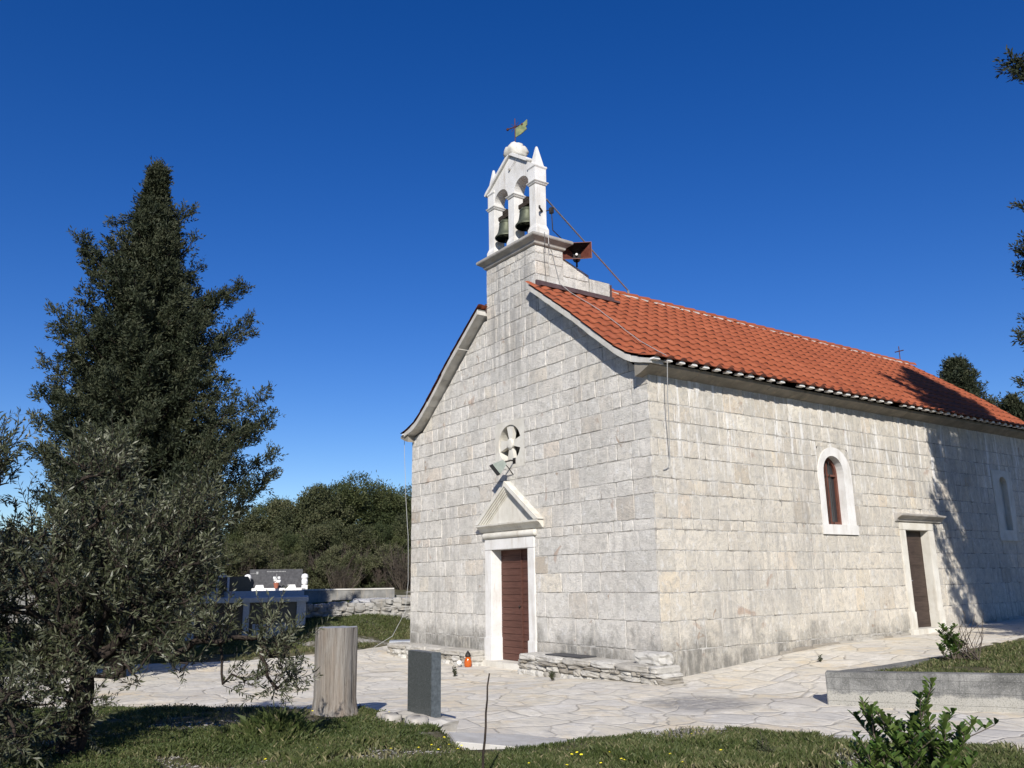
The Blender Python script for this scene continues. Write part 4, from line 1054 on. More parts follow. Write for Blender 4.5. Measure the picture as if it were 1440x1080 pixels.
p, rz = frame_at(288, 845, 25.4)
t = empty('headstone', (p.x, p.y, 1.2), rz, 'black headstone between the grave niche and the urn behind olive leaves', 'headstone'); mb = MB(); mb.box(-.3, .3, 0, .14, 0, .62); mb.build('slab', 'black_granite', t, bevel=.006)
p, rz = frame_at(265, 843, 24.6)
t = empty('urn', (p.x, p.y, 1.3), rz, 'grey stone urn on the tomb left of the headstones', 'urn'); mb = MB(); mb.lathe([(.12, 0), (.16, .04), (.2, .2), (.24, .32), (.25, .36), (.2, .37)], (0, 0, 0), 16); mb.build('bowl', 'grey_granite', t, smooth=True)
p, rz = frame_at(388, 832, 33.0); ZB = at(388, 827, 33.0).z
t = empty('balustrade_tomb', (p.x, p.y, ZB-.54*1.18), rz, 'white marble tomb rail with ball finials before a black inscribed slab', 'tomb')
t.scale = (1.18, 1.18, 1.18)
mb = MB(); mb.box(-.85, .90, 0, .22, .46, .54); mb.box(-.9, .95, -.02, .3, -.8, .455); mb.build('rail', 'white_marble', t, bevel=.006)
for x in (-.50, .46): mb = MB(); mb.prism([(x-.14, .541), (x+.14, .541), (x+.11, .64), (x-.11, .64)], .02, .2, 'y'); mb.build('vase_block', 'white_marble', t)
for x in (-.86, .86):
    mb = MB(); mb.box(x-.09, x+.09, 0, .2, .30, .62); mb.lathe([(.05, .62), (.09, .66), (.10, .74), (.085, .80), (.11, .86), (.09, .94), (.03, .97)], (x, .1, 0), 14); mb.build('finial', 'white_marble', t, smooth=False)
mb = MB(); mb.lathe([(.10, .0), (.07, .1), (.11, .2), (.10, .33), (.06, .40), (.09, .46)], (-.86, -.05, -.02), 14); mb.build('baluster', 'white_marble', t)
mb = MB(); mb.box(-.82, .80, .34, .48, .40, 1.12); mb.build('inscribed_slab', 'slate', t, bevel=.006)
mb = MB()
for i in range(13): mb.box(-.30+i*.045, -.30+i*.045+.028, .332, .339, 1.03+rnd(0, .006), 1.06)
mb.box(-.62, -.56, .332, .339, .97, 1.05); mb.box(-.80, -.60, .332, .339, .985, .995); mb.box(-.006, .006, .332, .339, .74, .98); mb.box(-.06, .06, .332, .339, .87, .882); mb.build('inscription', 'cable_grey', t)
t2 = empty('flower_pot', (p.x, p.y, ZB+.01), rz, 'terracotta pot of pale red flowers on the white tomb rail', 'flower pot')
mb = MB(); mb.lathe([(.06, -.02), (.10, .16), (.11, .18), (.09, .18)], (0, -.12, 0), 12); mb.build('pot', 'terracotta', t2)
mb = MB()
for i in range(14): mb.rock((rnd(-.13, .13), -.12+rnd(-.08, .08), .2+rnd(0, .16)), (.09, .09, .08), .5, rough=.2)
mb.build('blooms', 'petal_white', t2)
# concrete cemetery wall
pA = at(200, 828, 31.0); pB = at(555, 832, 30.0)
t = empty('cemetery_wall', (pA.x, pA.y, 0), math.atan2(pB.y-pA.y, pB.x-pA.x), 'weathered concrete cemetery wall running behind the tombs', 'wall'); L = (pB-pA).to_2d().length
mb = MB(); mb.box(-8, L, 0, .25, -.2, 1.36); mb.box(L+.0, L+6.5, .35, .45, -.2, 1.16); mb.build('wall', 'concrete', t, bevel=.01)
mb = MB(); mb.box(L-3.1, L-.02, -.03, .28, 1.362, 1.41); mb.build('coping', 'verge_mortar', t)
mb = MB(); mb.box(L-2.1, L-1.1, -.012, .02, .86, 1.04); mb.build('opening', 'blackish', t)
mb = MB(); mb.box(L+.9, L+1.2, .1, .34, .6, 1.32); mb.build('post', 'white_marble', t)
# dry stone wall
pA = at(455, 872, 25.3); pB = at(610, 862, 26.0); dv = (pB-pA).to_2d(); L = dv.length; an = math.atan2(dv.y, dv.x)
t = empty('dry_stone_wall', (pA.x, pA.y, 0), an, 'low dry stone wall of grey boulders at the edge of the grass', 'wall')
mb = MB(); 
for row in range(10):
    x = -1+rnd(0, .2)
    while x < L+1.5:
        s = rnd(.16, .38); zb = .24+row*.105+rnd(-.02, .02); hh = rnd(.12, .2); top_ = 1.10+.05*math.sin(x*1.3)+.09*max(0, min(1, (x-1)/2))
        if zb+hh/2 < top_: mb.rock((x+s/2, rnd(-.05, .05), zb), (s*1.02, .42, hh), rnd(0, 1), rough=.13, sub=2, rz=rnd(-.2, .2))
        x += s*.93
mb.build('stones', 'drystone', t)
mb = MB(); p = at(545, 847, 28.0); mb.rock((0, 0, 0), (2.9, 1.6, .42), .5, rough=.22, sub=6); o = mb.build('gravel_heap', 'white_gravel', smooth=True); o.location = (p.x, p.y, .88); tag(o, 'heap of white gravel behind the dry stone wall', 'gravel heap')
p, rz = frame_at(567, 880, 22.9)
mb = MB(); mb.box(-.35, .5, -.3, .3, -.3, .05); o = mb.build('grave_slab', 'grey_granite', bevel=.01); o.location = (p.x, p.y, gz(p.x, p.y)+.06); o.rotation_euler = (0, 0, rz); tag(o, 'grey grave slab in the grass beside the left church corner', 'slab')
# low kerb & small red lantern behind the olive
mb = MB(); a = at(60, 945, 22.5); 
p = at(172, 945, 19.5); mb.lathe([(.05, 0), (.06, .02), (.055, .12), (.03, .15)], (0, 0, 0), 12); o = mb.build('grave_candle', 'terracotta'); o.location = (p.x, p.y, float(pave_z(p.x, p.y))); tag(o, 'small red candle on the paving behind the olive trunk', 'candle')

# ------------------------------------------------------------------ far hills
mb = MB(); 
for (az0, az1, d, h, nm) in ((100, 250, 700, 26, 'hills'),):
    V = []; n = 90; F = []
    for i in range(n+1):
        a = R(az0+(az1-az0)*i/n); hh = h*(.75+.3*noise.noise(Vector((i*.12, 1, 0)))+.12*noise.noise(Vector((i*.5, 4, 0))))+(22*math.exp(-((az0+(az1-az0)*i/n-175)/14)**2))
        for j in range(6):
            t_ = j/5; rr = d*(.55+.45*t_+.0); V.append((CAM[0]+rr*math.cos(a), CAM[1]+rr*math.sin(a), -2+(hh)*math.sin(t_*math.pi/2)*(1+.1*noise.noise(Vector((i*.4, j, 2))))))
        for j in range(2): rr = d*(1.05+.1*j); V.append((CAM[0]+rr*math.cos(a), CAM[1]+rr*math.sin(a), (hh*.9 if j == 0 else -5)))
    for i in range(n):
        for j in range(7): F.append((i*8+j, (i+1)*8+j, (i+1)*8+j+1, i*8+j+1))
    mb.add(V, F)
o = mb.build('hills', 'hill_green', smooth=True); tag(o, kind='structure')

# ------------------------------------------------------------------ trees
def az_frame(px, d):
    p = at(px, 820, d); v = np.array([p.x-CAM[0], p.y-CAM[1]]); v /= np.linalg.norm(v); return np.array([p.x, p.y]), np.array([v[1], -v[0], 0]), np.array([v[0], v[1], 0])
def cypress(name, base, H, left, right, rt, fw, label, z0=0., nb=460, cover=1.0, nleaf=30, ls=.13, seed=1, spots=()):
    """left/right: silhouette half widths [(height fraction, metres)]; rt: unit vector to the right, fw: away"""
    rs = np.random.RandomState(seed); np.random.seed(seed)
    t = empty(name, (base[0], base[1], z0), 0, label, 'tree')
    hl = np.array(left); hr = np.array(right); C = []; D = []; T = []; paths = []
    def rad(h, ca):
        l = np.interp(h, hl[:, 0], hl[:, 1]); r = np.interp(h, hr[:, 0], hr[:, 1]); return r*(.5+.5*ca)+l*(.5-.5*ca)
    specs = []
    for i in range(nb):
        u = (i+.5)/nb; h = .05+.93*(u**.9); az = i*2.399963+rs.uniform(-.3, .3); specs.append((h, az, rs.uniform(.30, .74) if rs.rand() > .34 else rs.uniform(.92, 1.13), rs.uniform(.4, .75)))
    for (h, sgn, ext, rise) in spots: specs.append((h, 0 if sgn > 0 else math.pi, ext, rise))
    for (h, az, k, rise) in specs:
        ca = math.cos(az); d = rt*ca+fw*math.sin(az); Rr = max(.06, (rad(h, ca)-.16)*k*cover) if k > 0 else -k
        ln = Rr*(1+rise*.15); tipz = h*H; bz = tipz-Rr*rise*1.1-.12; bz = max(bz, .15)
        n = max(4, int(ln/.13)); s = np.linspace(0, 1, n); wob = rs.randn(3)*.06*ln
        pts = np.outer(s, d)*Rr+np.outer(np.sin(s*math.pi), wob); pts[:, 2] = bz+(tipz-bz)*(s**1.5)
        paths.append((pts[::max(1, n//6)], np.linspace(.030, .006, len(pts[::max(1, n//6)]))))
        st = s > (.30 if h < .8 else .05); tg = nrm(np.gradient(pts, axis=0))
        w = (.085+.27*np.clip(1.02-s, 0, 1)**.9)*min(1, .45+Rr*.28)*min(1, .16+(1-h)*3.6)
        tone = .5+rs.uniform(-.25, .25)
        m = int(st.sum())
        reps = np.maximum(1, (w[st]/.11).astype(int)**1)
        for q in range(4):
            off = rs.randn(m, 3)*w[st][:, None]*np.array([.55, .55, .42]); 
            sd_ = nrm(tg[st]*.7+nrm(off+1e-6)*.75+np.array([0, 0, .55]))
            C.append(pts[st]+off); D.append(sd_); T.append(np.full(m, tone)+rs.uniform(-.15, .15, m))
    # leader
    s = np.linspace(.86, 1.0, 16); C.append(np.stack([rs.randn(16)*.03, rs.randn(16)*.03, s*H-.1], 1)); D.append(np.tile([0, 0, 1.], (16, 1))); T.append(np.full(16, .5))
    C = np.concatenate(C); D = np.concatenate(D); T = np.concatenate(T)
    # each tuft = a few short feathery sprigs
    k = 3; Cs = np.repeat(C, k, 0)+np.random.randn(len(C)*k, 3)*.045; Ds = nrm(np.repeat(D, k, 0)+np.random.randn(len(C)*k, 3)*.5); Ts = np.repeat(T, k)+np.random.uniform(-.12, .12, len(C)*k)
    nseg = 5; st_ = .040*(ls/.13)
    CC = np.concatenate([Cs+Ds*(j*st_) for j in range(nseg)]); DD = np.concatenate([Ds]*nseg); TT = np.concatenate([Ts-.15+.08*j for j in range(nseg)])
    V, Q, tn = leaf_arrays(CC, DD, max(2, nleaf//8), .020*(ls/.13), ls*.62, ls*.20, .5, TT)
    np_mesh('crown', V, Q, tn, 'cypress_leaf', t)
    tr = [(np.array([[0, 0, -.3], [0.03, 0, H*.3], [0, .03, H*.6], [0, 0, H*.95]]), np.array([.20, .15, .09, .02])*H/10)]
    V, Q, tn = tube_arrays(tr, 10); V2, Q2, t2_ = tube_arrays(paths_fix(paths), 4)
    v, q, tt = cat_arrays([(V, Q, tn), (V2, Q2, t2_)]); np_mesh('trunk', v, q, tt, 'dark_bark', t)
    return t
def paths_fix(paths): return [(p if len(p) > 1 else np.vstack([p, p+.01]), r if len(p) > 1 else np.array([.01, .01])) for p, r in paths]
# big cypress on the left; widths read from its outline
d = 18.5; b2, rt, fw = az_frame(172, d); z0 = 0.05
axp = lambda py: 228-(py-233)*.077
H = at(228, 231, d).z-z0
hf = lambda py: (at(axp(py), py, d).z-z0)/H
def wm(py, px): a_ = at(axp(py), py, d); b_ = at(px, py, d); v_ = np.array([b_.x-a_.x, b_.y-a_.y, 0]); return abs(float(v_@rt))
XL = [(700, 62), (640, 64), (585, 68), (520, 82), (460, 96), (430, 118), (372, 135), (345, 165), (320, 184), (290, 203), (255, 219), (233, 227)]
XR = [(720, 340), (690, 362), (640, 378), (600, 374), (560, 356), (520, 326), (460, 330), (400, 306), (365, 278), (295, 255), (255, 236), (233, 229)]
cl = [(hf(y_), wm(y_, x_)) for y_, x_ in XL]; crr = [(hf(y_), wm(y_, x_)) for y_, x_ in XR]
cl = [(.05, cl[0][1]*.8)]+cl; crr = [(.05, crr[0][1]*.7)]+crr
cypress('cypress_tree', b2, H, cl, crr, rt, fw, 'tall dark cypress with ragged ascending branches left of the church', z0, 640, .96, 30, .13, 3,
        [(hf(y_), sg, -(wm(y_, x_)-.12), rz_) for (y_, sg, x_, rz_) in ((392, 1, 358, .6), (398, 1, 344, .5), (405, 1, 325, .5), (440, 1, 364, .45), (452, 1, 366, .5), (288, 1, 280, .8), (300, 1, 272, .7), (333, 1, 286, .6), (372, 1, 292, .5), (545, 1, 388, .4), (575, 1, 397, .4), (600, 1, 392, .4), (630, 1, 403, .45), (660, 1, 398, .6), (672, 1, 385, .6),
         (287, -1, 197, .9), (325, -1, 157, .9), (318, -1, 175, .8), (350, -1, 108, .7), (362, -1, 114, .6), (380, -1, 118, .5), (455, -1, 72, .6), (480, -1, 76, .5), (520, -1, 62, .5), (560, -1, 52, .5), (600, -1, 48, .5), (640, -1, 46, .5))])
# big cypress right of the frame: throws its shade on the side wall
cb = np.array([6.47, 6.80]); v = cb-CAM[:2]; v /= np.linalg.norm(v); rt2 = np.array([v[1], -v[0], 0]); fw2 = np.array([v[0], v[1], 0]); 
W_ = [(.03, 1.9), (.10, 2.1), (.2, 2.35), (.35, 2.3), (.42, 2.2), (.5, 2.1), (.6, 2.0), (.7, 1.9), (.8, 1.5), (.88, 1.0), (.95, .4), (1, .1)]
cypress('cypress_tree', cb, 14.6, W_, W_, rt2, fw2, 'huge dark cypress at the right edge shading the side wall', .4, 760, .98, 30, .15, 5, spots=[(q_, -1, -r_, .5) for q_, r_ in [((at(x_, y_, 17.3).z-.4)/14.6, abs(float((np.array(at(x_, y_, 17.3))[:2]-cb)@rt2[:2]))-.2) for (x_, y_) in ((1405, 88), (1412, 100), (1430, 290), (1418, 345), (1413, 360), (1420, 380), (1426, 450), (1422, 475), (1428, 545))]])
b3, rt3, fw3 = az_frame(1388, 33); k3 = 33/f_px*.74*1.8
cypress('cypress_tree', b3, at(1375, 500, 33).z-.5, [(.1, 40*k3), (.5, 48*k3), (.7, 44*k3), (.85, 34*k3), (.95, 18*k3), (1, .1)], [(.1, 60*k3), (.5, 62*k3), (.72, 50*k3), (.8, 30*k3), (.9, 18*k3), (1, .1)], rt3, fw3, 'dark bushy cypress rising behind the far end of the red roof', .5, 240, 1, 24, .18, 8)
b4, rt4, fw4 = az_frame(1462, 31)
cypress('cypress_tree', b4, at(1462, 555, 31).z-.5, [(.1, 1.4), (.6, 1.5), (.8, 1.1), (1, .1)], [(.1, 1.6), (.6, 1.6), (.8, 1.1), (1, .1)], rt4, fw4, 'lower dark cypress behind the roof at the right edge of the picture', .5, 160, 1, 24, .18, 9)

# pines and oaks of the wood behind the cemetery
def round_tree(name, seed, Rw, H, mat, nblob=26, ntuft=170, nleaf=30, ll=.34, lw=.10, trunk=True):
    rs = np.random.RandomState(seed); np.random.seed(seed); t = empty(name); C = []; D = []; T = []
    for i in range(nblob):
        a = rs.uniform(0, 6.28); hh = rs.uniform(.12, .93); r = Rw*math.sqrt(max(0.02, 1-((hh-.42)/.6)**2))*rs.uniform(.25, .95)
        c = np.array([r*math.cos(a), r*math.sin(a), hh*H]); br = Rw*rs.uniform(.2, .38)
        n = ntuft//4; u = nrm(rs.randn(n, 3)); p_ = c+u*br*rs.uniform(.55, 1.0, (n, 1))*np.array([1, 1, .8]); C.append(p_); D.append(nrm(u+np.array([0, 0, .5]))); T.append(np.full(n, .5+rs.uniform(-.28, .28)))
    C = np.concatenate(C); D = np.concatenate(D); T = np.concatenate(T)
    V, Q, tn = leaf_arrays(C, D, nleaf, .10*Rw/2, ll*.55, lw*.55, .7, T); np_mesh('crown', V, Q, tn, mat, t)
    ps = [(np.array([[0, 0, -.5], [.05, 0, H*.4], [0, .05, H*.85]]), np.array([.16, .11, .03]))]
    for i in range(9):
        a = rs.uniform(0, 6.28); h0 = rs.uniform(.15, .6)*H; r = Rw*rs.uniform(.4, .8); ps.append((np.array([[0, 0, h0], [r*.5*math.cos(a), r*.5*math.sin(a), h0+r*.4], [r*math.cos(a), r*math.sin(a), h0+r*1.0]]), np.array([.06, .04, .015])))
    V, Q, tn = tube_arrays(ps, 6); np_mesh('trunk', V, Q, tn, 'dark_bark', t); return t
def twiggy(name, seed, H, Rw, mat='dry_twig', n=60):
    rs = np.random.RandomState(seed); t = empty(name); ps = []
    for i in range(n):
        a = rs.uniform(0, 6.28); l = rs.uniform(.5, 1); r = Rw*rs.uniform(.2, 1); b0 = rs.uniform(0, .4)
        p0 = np.array([math.cos(a)*r*b0*.5, math.sin(a)*r*b0*.5, b0*H*.6]); p1 = np.array([math.cos(a)*r, math.sin(a)*r, H*l]); mid = (p0+p1)/2+rs.randn(3)*.12
        ps.append((np.array([p0, mid, p1]), np.array([.018, .012, .005])))
        for q in range(4):
            s = rs.uniform(.3, .9); b = p0+(p1-p0)*s; ps.append((np.array([b, b+rs.randn(3)*.12+[0, 0, .1], b+rs.randn(3)*.28+[0, 0, .3]]), np.array([.008, .006, .003])))
    V, Q, tn = tube_arrays(ps, 3); np_mesh('branches', V, Q, tn, mat, t); return t
protoA = round_tree('pine_tree', 11, 2.9, 6.6, 'pine_leaf', 30, 190, 30, .30, .085)
protoB = round_tree('oak_tree', 12, 2.7, 5.6, 'wood_leaf', 28, 180, 30, .24, .12)
protoC = round_tree('pine_tree', 13, 2.3, 7.2, 'pine_leaf', 30, 180, 30, .30, .08)
protoD = round_tree('juniper_shrub', 14, 1.3, 2.4, 'wood_leaf', 16, 120, 30, .16, .07)
protoE = twiggy('bare_shrub', 15, 2.5, 1.4)
# (px, distance, top row of the photo, kind)
wood = [(352, 52, 712, 'B'), (398, 54, 692, 'A'), (432, 50, 686, 'B'), (464, 56, 678, 'C'), (492, 52, 667, 'A'), (522, 55, 690, 'C'), (550, 58, 697, 'B'), (578, 54, 683, 'A'), (610, 58, 684, 'C'), (645, 55, 680, 'A'), (690, 60, 676, 'B'), (740, 57, 690, 'A'),
        (380, 44, 738, 'B'), (415, 43, 742, 'A'), (455, 42, 728, 'B'), (497, 43, 735, 'B'), (540, 43, 728, 'A'), (583, 44, 722, 'B'), (630, 46, 730, 'C'), (300, 50, 735, 'A'), (255, 54, 745, 'B'), (205, 56, 752, 'C'), (150, 60, 758, 'A'), (100, 62, 762, 'B'), (340, 42, 760, 'B'), (285, 43, 775, 'A')]
names = {'A': ('broad dark pine', 'tree'), 'B': ('olive green holm oak', 'tree'), 'C': ('tall narrow pine', 'tree'), 'D': ('rounded green juniper bush', 'shrub'), 'E': ('leafless brown bush', 'shrub')}
protos = {'A': protoA, 'B': protoB, 'C': protoC, 'D': protoD, 'E': protoE}; hts = {'A': 6.4, 'B': 5.5, 'C': 7.0, 'D': 2.4, 'E': 2.6}; usedp = set()
rs = random.Random(5)
def plant(kind, px, dist, topy, group, place):
    o = protos[kind] if kind not in usedp else copy_tree(protos[kind]); usedp.add(kind)
    p = at(px, 820, dist); hz_ = 829.6-.0156*(px+147); ht = at(px, topy+8, dist).z-.85; s = ht/hts[kind]
    o.location = (p.x, p.y, .9 if dist > 30 else gz(p.x, p.y)); w = rs.uniform(.9, 1.15); o.scale = (s*w, s*w, s); o.rotation_euler = (0, 0, rs.uniform(0, 6.28))
    tag(o, names[kind][0]+' '+place, names[kind][1], group)
for (px, dist, ty, kd_) in wood:
    side = 'in the wood behind the cemetery' if px < 590 else 'in the wood hidden behind the church'
    plant(kd_, px, dist, ty, {'A': 'broad pines of the wood', 'B': 'holm oaks of the wood', 'C': 'narrow pines of the wood'}[kd_], 'in the wood behind the cemetery')
for px in range(322, 600, 31): plant('E', px+rs.uniform(-9, 9), rs.uniform(34, 39), rs.uniform(748, 790), 'bare bushes behind the cemetery wall', 'behind the cemetery wall')
for px in (330, 362, 405, 450, 476, 505, 533, 568, 596): plant('D', px+rs.uniform(-5, 5), rs.uniform(36, 41), rs.uniform(752, 775), 'juniper bushes behind the cemetery wall', 'behind the cemetery wall')

# ------------------------------------------------------------------ olive tree in the foreground
def olive(name, base, z0, blobs, n_nodes, label, seed, leafn=46, ls=.062, trunk_r=.11, first=None):
    rs = np.random.RandomState(seed); np.random.seed(seed); t = empty(name, (base[0], base[1], z0), 0, label, 'tree')
    o = np.array([base[0], base[1], z0]); nodes = []
    wsum = sum(b[4] for b in blobs)
    for (c, rx, ry, rzz, w) in blobs:
        m = int(n_nodes*w/wsum); u = nrm(rs.randn(m, 3)); r = rs.uniform(.15, 1, (m, 1))**.45; nodes.append(np.array(c)-o+u*r*np.array([rx, ry, rzz]))
    N_ = np.concatenate(nodes); N_ = N_[N_[:, 2] > .12]
    tk = [np.array([0, 0, -.1])]+[np.array(p)-o for p in first]
    tree = list(tk); par = [-1]+list(range(len(tk)-1)); dist0 = [0]; 
    for i in range(1, len(tk)): dist0.append(dist0[-1]+np.linalg.norm(tk[i]-tk[i-1]))
    order = np.argsort(np.linalg.norm(N_-tk[-1], axis=1)); cnt = len(tk)
    TA = np.zeros((len(N_)+len(tk), 3)); TA[:cnt] = np.array(tk); DA = np.zeros(len(TA)); DA[:cnt] = dist0
    for i in order:
        p_ = N_[i]; dd = np.linalg.norm(TA[1:cnt]-p_, axis=1); j = int(np.argmin(dd+DA[1:cnt]*.28))+1
        TA[cnt] = p_; DA[cnt] = DA[j]+dd[j-1]; par.append(j); cnt += 1
    w = np.ones(cnt)
    for i in range(cnt-1, 0, -1):
        if par[i] >= 0: w[par[i]] += w[i]
    rad = .0042*np.sqrt(w)+.0015; rad = np.minimum(rad, trunk_r); rad[:len(tk)] = np.maximum(rad[:len(tk)], trunk_r*np.linspace(1.15, .7, len(tk)))
    paths = []
    for i in range(1, cnt):
        j = par[i]; a, b = TA[j], TA[i]; L = np.linalg.norm(b-a); m1 = a+(b-a)*.33+rs.randn(3)*.05*L; m2 = a+(b-a)*.67+rs.randn(3)*.05*L
        r0 = min(rad[j], rad[i]*1.5); paths.append((np.array([a, m1, m2, b]), np.array([r0, (r0*2+rad[i])/3, (r0+rad[i]*2)/3, rad[i]])))
    # leafy twigs
    C = []; D = []; T = []
    for i in range(len(tk), cnt):
        base_d = TA[i]-TA[par[i]]; base_d = base_d/max(1e-6, np.linalg.norm(base_d)); tn = .5+rs.uniform(-.25, .25)
        for q in range(3 if w[i] < 6 else 2):
            dv_ = base_d*.5+rs.randn(3)*.55+np.array([0, 0, .55]); dv_ /= np.linalg.norm(dv_); L = rs.uniform(.14, .34); p0 = TA[i]+rs.randn(3)*.02
            p1 = p0+dv_*L*.5+rs.randn(3)*.015; p2 = p0+dv_*L+np.array([0, 0, .03]); paths.append((np.array([p0, p1, p2]), np.array([.0035, .0025, .0012])))
            m = max(5, int(L/.022)); s = np.linspace(.12, 1, m)[:, None]; pp = p0+(p2-p0)*s
            for sg in (-1, 1):
                sd_ = np.cross(dv_, rs.randn(3)); sd_ /= np.linalg.norm(sd_)
                C.append(pp+rs.randn(m, 3)*.004); D.append(nrm(dv_*.75+sg*nrm(np.cross(np.tile(dv_, (m, 1)), rs.randn(m, 3)))*.75)); T.append(np.full(m, tn))
    C = np.concatenate(C); D = np.concatenate(D); T = np.concatenate(T)
    V, Q, tt = leaf_arrays(C, D, 1, .003, ls, ls*.24, .18, T); np_mesh('crown', V, Q, tt, 'olive_leaf', t)
    V, Q, tt = tube_arrays(paths, 5); np_mesh('trunk', V, Q, tt, 'dark_bark', t); return t
ob = at(105, 1030, 8.6); oz = gz(ob.x, ob.y)
f1 = at(112, 985, 8.6); f2 = at(122, 930, 8.55); f3 = at(135, 880, 8.5)
def B(px, py, d, rpx, rpy, w, rd=None): 
    p = at(px, py, d); k = d/f_px; return (tuple(p), rpx*k, (rd or rpx)*k, rpy*k, w)
olive('olive_tree', (ob.x, ob.y), oz, [B(135, 810, 8.6, 120, 105, 4.6, 140), B(215, 800, 8.5, 75, 65, 1.7), B(60, 850, 8.6, 80, 100, 1.9), B(290, 885, 8.2, 50, 25, .3), B(385, 905, 8.1, 36, 32, .32), B(405, 960, 8.1, 24, 18, .2), B(45, 990, 8.4, 75, 65, 1.9), B(145, 670, 8.6, 45, 45, .75), B(270, 725, 8.6, 38, 32, .5), B(215, 930, 8.2, 80, 25, .25), B(330, 960, 8.1, 50, 10, .12)], 640,
      'leafy grey green olive tree in the left foreground, trunk rising from the grass', 21, first=[tuple(f1), tuple(f2), tuple(f3)])
ob = at(-60, 1010, 8.0); oz = gz(ob.x, ob.y); f1 = at(-50, 930, 8.0); f2 = at(-30, 830, 8.0)
olive('olive_tree', (ob.x, ob.y), oz, [B(-70, 800, 8, 50, 110, 1.5), B(-2, 665, 8, 16, 35, .5), B(-50, 690, 8, 40, 60, .6), B(-5, 1020, 7.6, 40, 50, 1.1)], 110, 'olive tree cut by the left edge of the picture, loose twigs against the sky', 22, first=[tuple(f1), tuple(f2)])

# ------------------------------------------------------------------ shrub, weeds, flowers
def laurel(name, base, z0, tips, label, seed, lsz=.05, bush=None):
    rs = np.random.RandomState(seed); np.random.seed(seed); t = empty(name, (base[0], base[1], z0), 0, label, 'shrub'); o = np.array([base[0], base[1], z0])
    paths = []; C = []; D = []; T = []
    for tp in tips:
        a = rs.randn(3)*np.array([.05, .05, 0]); b = np.array(tp)-o; m = 7; s = np.linspace(0, 1, m)[:, None]; P = a+(b-a)*s+np.sin(s*3.14)*rs.randn(3)*.04; P[:, 2] = a[2]+(b[2]-a[2])*(s[:, 0]**.85)
        paths.append((P, np.linspace(.010, .003, m)))
        L = np.linalg.norm(b-a); n = int(L/.026)
        for i in range(n):
            q = .18+.82*i/n; p_ = np.array([np.interp(q, s[:, 0], P[:, j]) for j in range(3)]); up = np.array([0, 0, 1.]); tn = .35+.5*q+rs.uniform(-.15, .15)
            for r in range(3):
                a_ = i*2.4+r*2.1+rs.uniform(-.3, .3); d_ = np.array([math.cos(a_), math.sin(a_), .55+.6*q]); C.append(p_); D.append(d_/np.linalg.norm(d_)); T.append(tn)
        for k_ in range(int(2+L*5)):
            q = rs.uniform(.3, .85); p_ = np.array([np.interp(q, s[:, 0], P[:, j]) for j in range(3)]); e = p_+np.array([rs.randn()*.09, rs.randn()*.09, rs.uniform(.05, .14)]); paths.append((np.array([p_, (p_+e)/2+rs.randn(3)*.008, e]), np.array([.004, .003, .002])))
            for i in range(5):
                pp = p_+(e-p_)*(.4+.6*i/4)
                for r in range(3): a_ = i*2.4+r*2.1; d_ = np.array([math.cos(a_), math.sin(a_), .9]); C.append(pp); D.append(d_/np.linalg.norm(d_)); T.append(.6+rs.uniform(-.2, .3))
    C = np.array(C); D = np.array(D); T = np.array(T); m = len(C)
    # obovate folded leaves: 6 vertices, two quads
    U = nrm(np.cross(D, np.random.randn(m, 3)*.3+np.array([0, 0, 1]))); Nn = nrm(np.cross(U, D)); L = np.random.uniform(.7, 1.15, (m, 1))*lsz; Wd = L*.23
    v = [C, C+D*L*.45+U*Wd*.75+Nn*L*.08, C+D*L*.8+U*Wd+Nn*L*.06, C+D*L, C+D*L*.8-U*Wd+Nn*L*.06, C+D*L*.45-U*Wd*.75+Nn*L*.08, ]
    V = np.stack(v, 1).reshape(-1, 3); b = np.arange(m)*6; Q = np.concatenate([np.stack([b, b+1, b+2, b+3], 1), np.stack([b, b+3, b+4, b+5], 1)]); tt = np.clip(np.concatenate([T, T]), 0, 1)
    np_mesh('leaves', V, Q, tt, 'shrub_leaf', t); V, Q, tt = tube_arrays(paths, 5); np_mesh('stems', V, Q, tt, 'bark', t); return t
d0 = 4.9; bp = at(1275, 1120, d0); tips = [tuple(at(px, py, d0+dd)) for px, py, dd in ((1312, 958, 0), (1212, 985, .05), (1232, 1000, -.1), (1262, 1015, .1), (1285, 1012, 0), (1300, 990, .12), (1328, 1010, -.1), (1372, 1012, 0), (1352, 1040, .1), (1195, 1045, -.05), (1180, 1075, .1), (1245, 1045, 0), (1340, 1060, -.15), (1290, 1050, -.2), (1220, 1060, -.2), (1370, 1075, 0), (1265, 1070, -.3), (1310, 1080, -.3), (1205, 1085, -.3), (1275, 1035, .2))]
laurel('laurel_shrub', (bp.x, bp.y), gz(bp.x, bp.y), tips, 'bright green leafy shrub cut by the bottom edge in front of the concrete wall', 31, .052)
bp = at(1345, 938, 14.2); bp.z = .42; tips = [tuple(at(px, py, 14.2)) for px, py in ((1325, 895), (1338, 900), (1350, 915), (1358, 905), (1345, 880), (1333, 918))]
laurel('laurel_shrub', (bp.x, bp.y), .40, tips, 'small green shrub with bare twigs on the raised lawn', 32, .075)
rsx = np.random.RandomState(4); ps = []
for i in range(26):
    q = at(1355+rsx.uniform(-28, 30), 925-rsx.uniform(20, 62), 14.3+rsx.uniform(-.2, .2)); b_ = np.array([bp.x+rsx.uniform(-.05, .3), bp.y+.1, .4]); e = np.array(q); m_ = (b_+e)/2+rsx.randn(3)*.05; ps.append((np.array([b_, m_, e]), np.array([.008, .005, .002])))
V, Q, tt = tube_arrays(ps, 4); t = empty('bare_shrub', (0, 0, 0), 0, 'leafless twiggy bush on the raised lawn beside the small green shrub', 'shrub'); np_mesh('branches', V, Q, tt, 'dry_twig', t)
